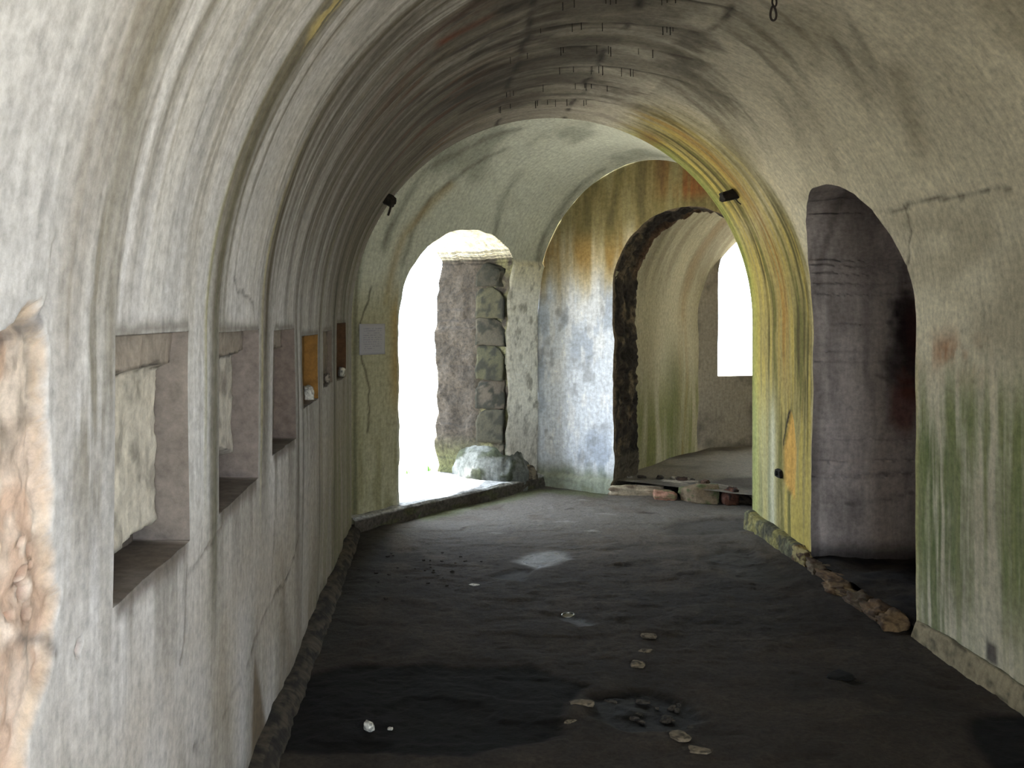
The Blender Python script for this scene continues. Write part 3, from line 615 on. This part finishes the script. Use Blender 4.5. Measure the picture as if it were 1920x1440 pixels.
FZ = FZ+.005*WET*f4*0
Pf = np.stack([FX, FY, FZ], -1)
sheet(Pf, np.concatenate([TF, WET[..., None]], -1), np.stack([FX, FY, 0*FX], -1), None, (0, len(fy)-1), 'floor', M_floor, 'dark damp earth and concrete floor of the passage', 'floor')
gx, gy = np.meshgrid(np.linspace(0, 1, 60), np.linspace(0, 1, 80), indexing='ij')
O3 = PC+E_*.6+U*.06
P3 = np.stack([O3[0]+E_[0]*gx*2.6+U[0]*gy*5.0, O3[1]+E_[1]*gx*2.6+U[1]*gy*5.0, .115+.012*fbm(gx*6, gy*9, 191)], -1)
T3 = mix(np.broadcast_to(lin(128, 122, 112), P3.shape), lin(84, 78, 70), ss(-.1, .4, fbm(gx*5, gy*8, 192)))
sheet(P3, T3, P3, None, (0, 79), 'floor_gallery', M_floor, 'raised floor of the gallery beyond the doorway', 'floor')
gx, gy = np.meshgrid(np.linspace(2.30, 3.6, 50), np.linspace(4.7, 6.4, 60), indexing='ij')
P4 = np.stack([gx, gy, .05+.03*fbm(gx*5, gy*5, 193)], -1)
sheet(P4, mix(np.broadcast_to(lin(54, 48, 42), P4.shape), lin(32, 29, 27), ss(-.2, .3, fbm(gx*6, gy*6, 194))), P4, None, (0, 59), 'floor_alcove', M_floor, 'dark earth floor inside the alcove', 'floor')

# outdoors: pale sunlit ground and a courtyard wall beyond the exit
gx, gy = np.meshgrid(np.linspace(-30, 34, 40), np.linspace(-30, 40, 40), indexing='ij')
Pq = np.stack([gx, gy, 0*gx-.07], -1)
sheet(Pq, np.broadcast_to(lin(206, 198, 180), Pq.shape), Pq, None, (0, 39), 'ground', M_ground, 'pale sunlit ground outside the exit', 'ground')

# kerbs along the foot of the walls
def kerb(name, prof_pts, y0, y1, ny, seed, amp, colf, mat, label, sgn):
    yy = np.linspace(y0, y1, ny); pts = np.array(prof_pts); s = np.linspace(0, 1, 18)
    t = np.linspace(0, 1, len(pts)); px = np.interp(s, t, pts[:, 0]); pz = np.interp(s, t, pts[:, 1])
    KY, KX = np.meshgrid(yy, px, indexing='ij'); KZ = np.broadcast_to(pz, KY.shape)
    n = .6*fbm(KY*6, s[None]*2+0*KY, seed, 4)+.6*fbm(KY*19, s[None]*7+0*KY, seed+5, 4); hgt = 1+.35*fbm(KY*1.6, KY*0, seed+1, 3)
    KX = KX+sgn*amp*n*(1-s)[None]*1.5; KZ = KZ*np.where(KZ > 0, hgt, 1)+amp*n*.4
    P = np.stack([KX, KY, KZ], -1)
    return sheet(P, colf(KY, KZ, n, s[None]+0*KY), np.stack([KY, KX+KZ, 0*KY], -1), None, (0, 17), name, mat, label, 'kerb')
kc = lambda y, z, n, s: mix(mix(np.broadcast_to(lin(150, 138, 112), y.shape+(3,)), lin(92, 84, 66), ss(-.1, .4, n)), lin(66, 66, 48), .8*ss(.55, .8, s))
kerb('trim_1', [(2.258, -.03), (2.268, .02), (2.288, .075), (2.302, .085), (2.34, .085)], .5, 4.87, 240, 201, .006, kc, M_plaster, 'plaster skirting kerb along the foot of the green wall', 1)
kc2 = lambda y, z, n, s: mix(mix(np.broadcast_to(lin(112, 110, 82), y.shape+(3,)), lin(70, 68, 54), ss(-.2, .3, n)), lin(150, 140, 80), .6*ss(.1, .5, fbm(y*9, z*9, 203)))
kerb('trim_2', [(2.225, -.03), (2.232, .03), (2.242, .095), (2.26, .11), (2.34, .115)], 6.36, 7.44, 90, 205, .010, kc2, M_rubble, 'mossy grey kerb at the foot of the ochre pier', 1)
kc3 = lambda y, z, n, s: mix(np.broadcast_to(lin(78, 70, 60), y.shape+(3,)), lin(42, 38, 34), ss(-.2, .3, n))
kerb('trim_3', [(-.55, -.03), (-.555, .01), (-.575, .035), (-.60, .05), (-.67, .06)], 1.0, 7.4, 520, 207, .013, kc3, M_rubble, 'dark crumbling kerb along the foot of the left wall', -1)

# step in front of and through the exit
st_a, st_b = np.meshgrid(np.linspace(-.05, 2.56, 130), np.linspace(0, 1, 60), indexing='ij')
prof_b = np.array([[-.075, -.04], [-.070, .02], [-.068, .09], [-.055, .108], [.0, .112], [.3, .115], [.95, .105], [1.1, .0]])
bb = np.linspace(0, 1, 8); q = np.interp(st_b, bb, prof_b[:, 0]); hz = np.interp(st_b, bb, prof_b[:, 1])
n = fbm(st_a*5, st_b*9, 211, 4); q = q+.02*n*ss(.5, .3, st_b)-.06*ss(.6, 2.4, st_a)*ss(-.02, -.05, q); hz = hz+.014*fbm(st_a*4, q*6, 212, 4)*ss(.02, .08, hz)
Ps = np.stack([P0[0]+U[0]*st_a+NOUT[0]*q, P0[1]+U[1]*st_a+NOUT[1]*q, hz], -1)
Ts = mix(np.broadcast_to(lin(168, 168, 168), Ps.shape), lin(104, 102, 98), ss(0, .4, fbm(st_a*5, q*7, 213, 4)))
fce = ss(.100, .085, hz)*(st_b < .5); Ts = mix(Ts, lin(66, 58, 48), .92*fce); Ts = mix(Ts, lin(80, 84, 50), .5*fce*ss(-.1, .3, n))
sheet(Ps, Ts, np.stack([st_a, q+hz, 0*q], -1), None, (0, 59), 'floor_step', M_rubble, 'low stone step across the bright exit', 'step')

# ------------------------------------------------------------------ 6. loose things
def rock(name, loc, size, rgb, seed, rotz=0, rough=.18, label=None, cat=None, group=None, parent=None, box=.5, rgb2=None, mat=None, sub=14, flat_bottom=True, tilt=(0, 0), chips=5):
    """one stone: a rounded block with broken, pitted faces"""
    n = sub; V = []; F = []
    lat = np.linspace(-1, 1, n+1); idx = {}
    def vid(p):
        k = tuple(np.round(p, 5))
        if k not in idx: idx[k] = len(V); V.append(p)
        return idx[k]
    for ax in range(3):
        for sg in (-1, 1):
            for i in range(n):
                for j in range(n):
                    qd = []
                    for (a, b) in ((lat[i], lat[j]), (lat[i+1], lat[j]), (lat[i+1], lat[j+1]), (lat[i], lat[j+1])):
                        p = [0, 0, 0]; p[ax] = sg; p[(ax+1) % 3] = a*sg; p[(ax+2) % 3] = b; qd.append(vid(p))
                    F.append(qd)
    V = np.array(V, float); nv = V/np.linalg.norm(V, axis=1, keepdims=True)
    R = V*box+nv*(1-box)*1.15
    o3 = np.array([[mnoise.fractal(Vector(p)*1.1+Vector((seed*3.7, seed, 0)), 1, 2, 4), mnoise.noise(Vector(p)*3.1+Vector((0, seed*2.3, seed)))] for p in nv+V*.4])
    # chips: planes cut off the block
    rng = random.Random(seed)
    for _ in range(chips):
        d = np.array([rng.uniform(-1, 1), rng.uniform(-1, 1), rng.uniform(-.3, 1)]); d /= np.linalg.norm(d); lim = rng.uniform(.72, 1.0)
        e = R@d-lim; R -= d*np.clip(e, 0, None)[:, None]*.85
    R = R*(1+rough*o3[:, :1]+rough*.35*o3[:, 1:])
    R *= np.array(size)/2
    if flat_bottom: R[:, 2] = np.maximum(R[:, 2], -size[2]*.46)
    c = np.broadcast_to(lin(*rgb), R.shape)*(1+.25*o3[:, 1:])
    c = mix(c, lin(*(rgb2 or [int(k*.6) for k in rgb])), ss(.0, .35, o3[:, 0]+.4*o3[:, 1]))
    o = build(name, R, F, c, R, mat or M_stone, parent)
    o.location = (loc[0], loc[1], loc[2]+size[2]*.44); o.rotation_euler = (tilt[0], tilt[1], rotz)
    if label: tag(o, label, cat, group)
    return o

HD = math.atan2(E_[1], E_[0])                                   # direction of the end wall in plan
# broken stones of the threshold
rock('threshold_slab', (1.70, 8.73, .0), (.46, .16, .10), (186, 172, 150), 11, HD+.45, .16, 'long pale splintered slab lying at the threshold left end', 'stone', box=.8, rgb2=(120, 104, 88))
rock('threshold_stone', (1.90, 8.55, .0), (.20, .15, .085), (170, 128, 108), 12, HD+.3, .14, 'small pinkish stone between the pale slab and the mossy block', 'stone', box=.75, rgb2=(118, 112, 84))
rock('threshold_stone', (2.16, 8.42, .0), (.31, .16, .155), (126, 110, 90), 13, HD+.35, .10, 'largest mossy rectangular block of the broken threshold', 'stone', box=.8, rgb2=(92, 98, 66))
rock('threshold_stone', (2.385, 8.33, .0), (.13, .16, .14), (92, 60, 48), 14, HD+.6, .2, 'dark red broken stone right of the mossy block', 'stone', box=.6, rgb2=(46, 36, 32))
rock('threshold_slab', (2.50, 8.42, .0), (.30, .14, .075), (112, 102, 92), 15, HD-.5, .2, 'tilted dark grey slab beside the ochre pier foot', 'stone', box=.75, rgb2=(60, 54, 50), tilt=(.2, .12))
rock('threshold_slab', (2.03, 8.78, .075), (.42, .16, .05), (160, 152, 142), 16, HD+.1, .2, 'thin pale slab behind the pinkish threshold stone', 'stone', box=.8)
rock('threshold_slab', (2.36, 8.62, .07), (.40, .18, .05), (140, 134, 126), 17, HD, .2, 'flat grey slab behind the mossy threshold block', 'stone', box=.8)
for k, (x, y, s, c) in enumerate([(1.78, 8.92, .07, (70, 62, 56)), (1.93, 8.88, .08, (60, 54, 50)), (2.06, 8.90, .06, (176, 168, 158)), (2.10, 8.78, .09, (66, 52, 46)), (2.27, 8.66, .08, (108, 84, 70)), (2.20, 8.80, .05, (80, 74, 70)), (1.68, 8.95, .05, (150, 144, 136))]):
    rock('rubble_chip', (x, y, .105), (s, s*.7, s*.55), c, 30+k, k, .2, 'small rubble chip strewn on the gallery threshold', 'stone', 'rubble chips on the threshold', sub=8)
# broken rubble kerb across the alcove mouth
kb = bpy.data.objects.new('broken_kerb', None); C.objects.link(kb); kb.location = (2.28, 5.5, 0)
tag(kb, 'broken rubble kerb crossing the mouth of the dark alcove', 'kerb')
rr = random.Random(8)
yk = 4.95; k = 0
while yk < 6.36:
    l = rr.uniform(.14, .34); hh = rr.uniform(.05, .085)+(.035 if yk > 6.1 else 0)
    c = [(120, 98, 70), (106, 84, 60), (98, 86, 68), (126, 106, 74)][k % 4] if yk < 6.05 else [(178, 164, 104), (150, 136, 92), (104, 92, 70)][k % 3]
    o = rock('kerb_stone', (rr.uniform(-.035, .03), yk+l/2-5.5, -.01), (rr.uniform(.08, .15), l*1.12, hh), c, 50+k, rr.uniform(-.2, .2), .3, parent=kb, sub=14, rgb2=(74, 56, 40), box=.75)
    yk += l*.86; k += 1
# rubble heap in the corner of the exit
hp = bpy.data.objects.new('rubble_heap', None); C.objects.link(hp); hp.location = (.50, 9.0, .10)
tag(hp, 'rounded mossy rubble heap slumped in the corner of the exit', 'rubble')
rock('core', (-.04, .10, -.26), (.66, .50, .58), (112, 114, 110), 71, HD, .09, parent=hp, box=.05, rgb2=(60, 64, 48), sub=26, mat=M_rubble, chips=0)
rock('stone', (.13, .07, -.02), (.22, .16, .15), (128, 116, 100), 72, HD+.3, .2, parent=hp, rgb2=(72, 66, 52), box=.6)
for k, (x, y, z, s) in enumerate([(.05, -.10, -.02, .13), (-.10, -.08, -.02, .12), (.12, -.04, .08, .10), (-.02, -.06, .10, .11), (.10, .0, .17, .09), (-.20, -.02, -.02, .11), (-.14, .0, .12, .10)]):
    rock('stone', (x, y, z), (s*1.2, s, s*.8), [(128, 128, 122), (92, 90, 82), (70, 70, 56)][k % 3], 80+k, k*1.1, .2, parent=hp, sub=9)
rock('corner_stone', (.785, 9.01, .10), (.17, .10, .13), (126, 116, 100), 91, HD, .16, 'squat brown stone at the right end of the exit step', 'stone', box=.7)
# stones in the inner edge of the right jamb of the exit (parts of that wall)
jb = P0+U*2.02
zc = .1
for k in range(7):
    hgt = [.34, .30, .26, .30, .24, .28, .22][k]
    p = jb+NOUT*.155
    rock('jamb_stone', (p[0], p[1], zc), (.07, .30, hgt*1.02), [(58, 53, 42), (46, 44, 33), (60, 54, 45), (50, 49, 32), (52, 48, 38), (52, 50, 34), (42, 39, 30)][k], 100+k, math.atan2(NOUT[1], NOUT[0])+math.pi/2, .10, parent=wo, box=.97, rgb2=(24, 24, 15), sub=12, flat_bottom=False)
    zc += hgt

# white stones, litter and flat stones bedded in the floor
def bit(name, x, y, s, c, seed, label, cat='stone', mat=None, h=.45, z=-.004):
    rock(name, (x, y, z), (s, s*.75, s*h), c, seed, seed*.7, .14, label, cat, sub=9, mat=mat)
bit('white_stone', -.265, 3.80, .048, (235, 232, 222), 120, 'larger white stone lying in the black damp patch', h=.7)
bit('white_stone', -.185, 3.80, .020, (220, 216, 206), 121, 'tiny white chip beside the white stone in the damp patch')
bit('white_stone', .20, 5.81, .055, (240, 240, 238), 122, 'flat white chip alone in the middle of the floor', h=.25)
for k, (x, y, s, l) in enumerate([(1.01, 4.89, .075, 'flat tan stone bedded in floor, farthest of the central row'), (.95, 4.67, .065, 'tan stone with dark edge in the middle of the central floor row'), (.88, 4.49, .08, 'flat tan stone bedded in floor, nearest of the central row'),
                                  (.88, 3.72, .09, 'pale stone just below the wet hollow'), (.92, 3.60, .08, 'flat tan stone near the bottom edge of the picture'), (.565, 4.03, .10, 'broad grey stone between the black patch and the wet hollow'), (.50, 3.86, .05, 'small grey stone on the rim of the black patch'), (1.43, 5.36, .07, 'lone flat tan stone right of the tin lid')]):
    bit('flat_stone', x, y, s, (128, 116, 98), 130+k, l, h=.22)
bit('dark_stone', 1.70, 4.31, .12, (22, 20, 18), 140, 'flat dark stone on the right part of the floor', h=.25)
def scatter(protos, spots):
    """more stones of a kind: copies that share the mesh of the first few"""
    for k, (x, y, z, sc) in enumerate(spots):
        p = protos[k % len(protos)]; o = p if k < len(protos) else p.copy()
        if k >= len(protos): C.objects.link(o)
        o.location = (x, y, z+o.dimensions.z*.3*sc if k < len(protos) else z); o.scale = (sc, sc*rr.uniform(.7, 1), sc*rr.uniform(.6, 1)); o.rotation_euler = (0, 0, rr.uniform(0, 6))
def proto(name, s, c, seed, label, group, h): return rock(name, (0, 0, 0), (s, s*.75, s*h), c, seed, 0, .16, label, 'stone', group, sub=8)
pr = [proto('gravel_chip', .03, (60, 54, 49), 150+k, 'dark gravel chip scattered on the floor near the left kerb', 'dark gravel chips', .5) for k in range(3)]
scatter(pr, [(-.08+r_*math.cos(a_), 6.1+1.6*r_*math.sin(a_), .004, rr.uniform(.4, .9)) for a_, r_ in [(rr.uniform(0, 6.28), rr.uniform(.02, .42)) for _ in range(30)]])
pr = [proto('wet_stone', .06, (74, 68, 62), 190+k, 'wet dark stone lying in the shallow wet hollow', 'stones in the wet hollow', .4) for k in range(3)]
scatter(pr, [(rr.uniform(.68, .98), rr.uniform(3.80, 4.12), -.012, rr.uniform(.35, 1)) for _ in range(12)])

def tube(name, pts, r, mat, parent=None, closed=False, seg=8):
    pts = [Vector(p) for p in pts]; n = len(pts); V = []; F = []
    up = None
    for i, p in enumerate(pts):
        t = (pts[(i+1) % n]-pts[i-1]) if closed else (pts[min(i+1, n-1)]-pts[max(i-1, 0)])
        t.normalize()
        if up is None: up = t.orthogonal().normalized()
        up = (up-t*up.dot(t)).normalized(); s = t.cross(up)
        for k in range(seg):
            a = 2*math.pi*k/seg; rad = r*(1+.15*mnoise.noise(p*40+Vector((k, 0, 0)))); V.append(p+up*math.cos(a)*rad+s*math.sin(a)*rad)
    for i in range(n if closed else n-1):
        for k in range(seg):
            F.append([i*seg+k, i*seg+(k+1) % seg, ((i+1) % n)*seg+(k+1) % seg, ((i+1) % n)*seg+k])
    return build(name, np.array([tuple(v) for v in V]), F, None, None, mat, parent)
# iron hook hanging from the crown
hk = bpy.data.objects.new('iron_hook', None); C.objects.link(hk); hk.location = (1.25, 3.8, 2.93)
tag(hk, 'rusty iron hook with twisted loops hanging from the vault', 'hook')
tube('rod', [(0, 0, .02), (.003, 0, -.08), (.006, 0, -.19)], .0042, M_iron, hk)
tube('loop', [(.006+.008*math.sin(a)*1.0, .002*math.cos(a), -.205+.018*math.cos(a)) for a in np.linspace(0, 2*math.pi, 20)[:-1]], .0036, M_iron, hk, True)
tube('loop', [(.002+.0115*math.sin(a)*(1-.25*math.cos(a)), .003*math.sin(a), -.248+.027*math.cos(a)) for a in np.linspace(0, 2*math.pi, 24)[:-1]], .0042, M_iron, hk, True)
tube('ring', [(.018*math.cos(a), .018*math.sin(a), -.005) for a in np.linspace(0, 2*math.pi, 20)[:-1]], .004, M_iron, hk, True)
# short lime drips along the crown joints (parts of the vault)
ceil_o = bpy.data.objects['ceiling']
drips = []
for k, (yj, v0, v1, n_) in enumerate([(4.05, -.5, .5, 9), (4.55, -.4, .5, 8), (4.95, -.55, .3, 8), (5.42, -.5, .4, 9), (5.85, -.45, .4, 9), (6.3, -.5, .3, 9), (6.72, -.45, .35, 10)]):
    for _ in range(n_):
        u_ = rr.uniform(v0, v1); yd = yj-.25*(abs(u_)/.9)**2+rr.uniform(-.015, .015); x_, z_0, _a, _b = prof(VL/2+u_)
        drips.append((float(x_), yd, float(z_0)))
dm = tube('lime_drip', [(0, 0, .02), (0, .0004, -.012), (.0005, 0, -.03), (0, 0, -.04)], .0020, M_iron, ceil_o, seg=6)
dm.location = drips[0]
for p_ in drips[1:]:
    o = dm.copy(); C.objects.link(o); o.location = p_; o.scale = (rr.uniform(.7, 1.2), 1, rr.uniform(.4, 1.1))
# stubs of an old iron frame, one each side of the vault
def stub(x, z, y, ang, size, label, prong):
    o = bpy.data.objects.new('iron_stub', None); C.objects.link(o); o.location = (x, y, z); o.rotation_euler = (0, ang, 0)
    tag(o, label, 'bracket')
    rock('block', (0, 0, -size[2]*.44), size, (40, 34, 28), 210+int(x*10), 0, .16, parent=o, box=.8, mat=M_stone, sub=10, flat_bottom=False)
    if prong: tube('prong', [(size[0]*.38, -.02, -size[2]*.3), (size[0]*.45, -.03, -.06), (size[0]*.50, -.035, -.10)], .008, M_iron, o)
    else: tube('prong', [(.0, -.02, -size[2]*.3), (.015, -.025, -.06), (.03, -.03, -.08)], .004, M_iron, o)
stub(-.36, 2.345, 6.93, .45, (.12, .10, .075), 'black iron stub with a thin prong on the left of the vault', True)
stub(2.005, 2.375, 6.93, -.25, (.16, .10, .065), 'dark broken iron stub on the ochre right side of the vault', False)
so = bpy.data.objects.new('wall_socket_hole', None); C.objects.link(so); so.location = (2.29, 6.83, .485); so.name = 'iron_cleat'
tag(so, 'small black iron cleat on the ochre pier near the floor', 'cleat')
rock('plate', (0, 0, -.025), (.03, .11, .055), (30, 26, 24), 220, 0, .1, parent=so, box=.85, sub=8, flat_bottom=False)
rock('stud', (-.015, 0, -.012), (.03, .035, .03), (22, 20, 18), 221, 0, .1, parent=so, box=.4, sub=7, flat_bottom=False)
# white plaster scraps on niche sills
rock('plaster_scrap', (-.648, 5.02, 1.135), (.05, .10, .07), (206, 204, 196), 230, .2, .2, 'white plaster scrap on the sill of the ochre niche', 'plaster scrap', box=.6, sub=9)
rock('plaster_scrap', (-.642, 6.66, 1.15), (.04, .09, .06), (206, 200, 184), 231, .3, .2, 'small white plaster scrap on the sill of the farthest niche', 'plaster scrap', box=.6, sub=9)
rock('plaster_scrap', (-.642, 5.78, 1.17), (.035, .11, .05), (150, 140, 128), 232, .1, .2, 'grey plaster scrap on the sill of the shallow niche', 'plaster scrap', box=.6, sub=9)
# paper notice beside the exit
m, nt, b = new_mat('printed_paper')
co = N(nt, 'ShaderNodeAttribute', attribute_name='wall_co'); sp = N(nt, 'ShaderNodeSeparateXYZ'); nt.links.new(co.outputs['Vector'], sp.inputs[0])
mu = N(nt, 'ShaderNodeMath', operation='MULTIPLY'); mu.inputs[1].default_value = 62; nt.links.new(sp.outputs['Y'], mu.inputs[0])
fr_ = N(nt, 'ShaderNodeMath', operation='FRACT'); nt.links.new(mu.outputs[0], fr_.inputs[0])
gt = N(nt, 'ShaderNodeMath', operation='GREATER_THAN'); gt.inputs[1].default_value = .55; nt.links.new(fr_.outputs[0], gt.inputs[0])
nz_ = N(nt, 'ShaderNodeTexNoise'); nz_.inputs['Scale'].default_value = 55; nt.links.new(co.outputs['Vector'], nz_.inputs['Vector'])
g2_ = N(nt, 'ShaderNodeMath', operation='GREATER_THAN'); g2_.inputs[1].default_value = .48; nt.links.new(nz_.outputs['Fac'], g2_.inputs[0])
def edge(sock, lo, hi):
    a = N(nt, 'ShaderNodeMath', operation='GREATER_THAN'); a.inputs[1].default_value = lo; nt.links.new(sock, a.inputs[0])
    c_ = N(nt, 'ShaderNodeMath', operation='LESS_THAN'); c_.inputs[1].default_value = hi; nt.links.new(sock, c_.inputs[0])
    r = N(nt, 'ShaderNodeMath', operation='MULTIPLY'); nt.links.new(a.outputs[0], r.inputs[0]); nt.links.new(c_.outputs[0], r.inputs[1]); return r.outputs[0]
cur = gt.outputs[0]
for s_2 in (g2_.outputs[0], edge(sp.outputs['X'], .04, .25), edge(sp.outputs['Y'], .03, .20)):
    r = N(nt, 'ShaderNodeMath', operation='MULTIPLY'); nt.links.new(cur, r.inputs[0]); nt.links.new(s_2, r.inputs[1]); cur = r.outputs[0]
mxn = N(nt, 'ShaderNodeMix', data_type='RGBA'); nt.links.new(cur, mxn.inputs['Factor'])
mxn.inputs['A'].default_value = (*lin(168, 166, 172), 1); mxn.inputs['B'].default_value = (*lin(146, 144, 152), 1)
nt.links.new(mxn.outputs['Result'], b.inputs['Base Color']); b.inputs['Roughness'].default_value = .8
ga, gb = np.meshgrid(np.linspace(0, .29, 14), np.linspace(0, .225, 10), indexing='ij')
q0 = P0+U*.06-NOUT*.022; bow = .004*np.sin(ga*14)+.004*gb
front = np.stack([q0[0]+U[0]*ga-NOUT[0]*bow, q0[1]+U[1]*ga-NOUT[1]*bow, 1.262+gb], -1)
back = front+np.array([NOUT[0], NOUT[1], 0])*.001
na, nb = ga.shape; idx = np.arange(na*nb).reshape(na, nb)
F = list(np.stack([idx[:-1, :-1], idx[1:, :-1], idx[1:, 1:], idx[:-1, 1:]], -1).reshape(-1, 4)); F2 = [f[::-1]+na*nb for f in F]
per = list(idx[:, 0])+list(idx[-1, 1:])+list(idx[-2::-1, -1])+list(idx[0, -2:0:-1]); F3 = [[per[i], per[i-1], per[i-1]+na*nb, per[i]+na*nb] for i in range(len(per))]
pc = np.stack([ga, gb, 0*ga], -1).reshape(-1, 3)
pp = build('paper_notice', np.concatenate([front.reshape(-1, 3), back.reshape(-1, 3)]), np.array(F+F2+F3), None, np.concatenate([pc, pc]), m)
tag(pp, 'sheet of printed paper pinned to the wall beside the exit', 'notice')
# grass tufts
def tuft(loc, n, hgt, seed, label):
    o = bpy.data.objects.new('grass_tuft', None); C.objects.link(o); o.location = loc; tag(o, label, 'grass'); r = random.Random(seed)
    for i in range(n):
        a = r.uniform(0, 6.28); L = hgt*r.uniform(.5, 1); lean = r.uniform(.1, .7); w = .004+.004*r.random()
        d = Vector((math.cos(a), math.sin(a), 0)); s = Vector((-d.y, d.x, 0)); V = []; F = []
        base = d*r.uniform(0, .03)
        for k in range(5):
            t = k/4; c = base+d*(lean*L*t*t)+Vector((0, 0, L*t*(1-.25*lean*t))); ww = w*(1-t*.95)
            V += [c-s*ww, c+s*ww, c+d*.002*(1-t)]
        for k in range(4):
            for p_, q_ in ((0, 1), (1, 2), (2, 0)): F.append([k*3+p_, k*3+q_, (k+1)*3+q_, (k+1)*3+p_])
        build('blade', np.array([tuple(v_) for v_ in V]), F, None, None, M_grass, o)
tuft((-.10, 9.40, .08), 22, .14, 1, 'sunlit green grass tuft growing at the outer edge of the exit')
tuft((-.30, 9.30, .08), 12, .08, 2, 'low grass at the outer left of the exit')
tuft((-.18, 7.76, .0), 7, .06, 3, 'tiny grass sprig at the foot of the step')
# tin lid catching light on the floor
tl = bpy.data.objects.new('tin_lid', None); C.objects.link(tl); tl.location = (.66, 5.20, .006); tl.rotation_euler = (.15, -.1, .3); tag(tl, 'small shiny tin lid half sunk in a wet dent', 'lid')
tube('rim', [(.032*math.cos(a), .026*math.sin(a), .006) for a in np.linspace(0, 2*math.pi, 26)[:-1]], .004, M_tin, tl, True)
ra, rb = np.meshgrid(np.linspace(0, 2*math.pi, 25), np.linspace(0.05, 1, 5), indexing='ij'); Pd = np.stack([.031*rb*np.cos(ra), .025*rb*np.sin(ra), .003+.002*rb**2], -1); idx = np.arange(125).reshape(25, 5)
build('disc', Pd, np.stack([idx[:-1, :-1], idx[1:, :-1], idx[1:, 1:], idx[:-1, 1:]], -1).reshape(-1, 4), None, None, M_tin, tl)

# portals in the openings, two of them added doorways
pe_ = P0+U*1.27+NOUT*.8
portal('portal_exit', (pe_[0], pe_[1], 1.15), (-NOUT[0], -NOUT[1], 0), 1.5, 2.3)
pw_ = QW+HW*.5+NW*.5
portal('portal_gallery_window', (pw_[0], pw_[1], 1.65), (-NW[0], -NW[1], 0), .95, 1.6)
portal('portal_added_rear_door', (.85, -2.9, 1.2), (0, 1, 0), 2.1, 2.8)
portal('portal_added_side_door', (2.85, (ADDED_DOOR[0]+ADDED_DOOR[1])/2, .98), (-1, 0, 0), 1.55, 2.0)
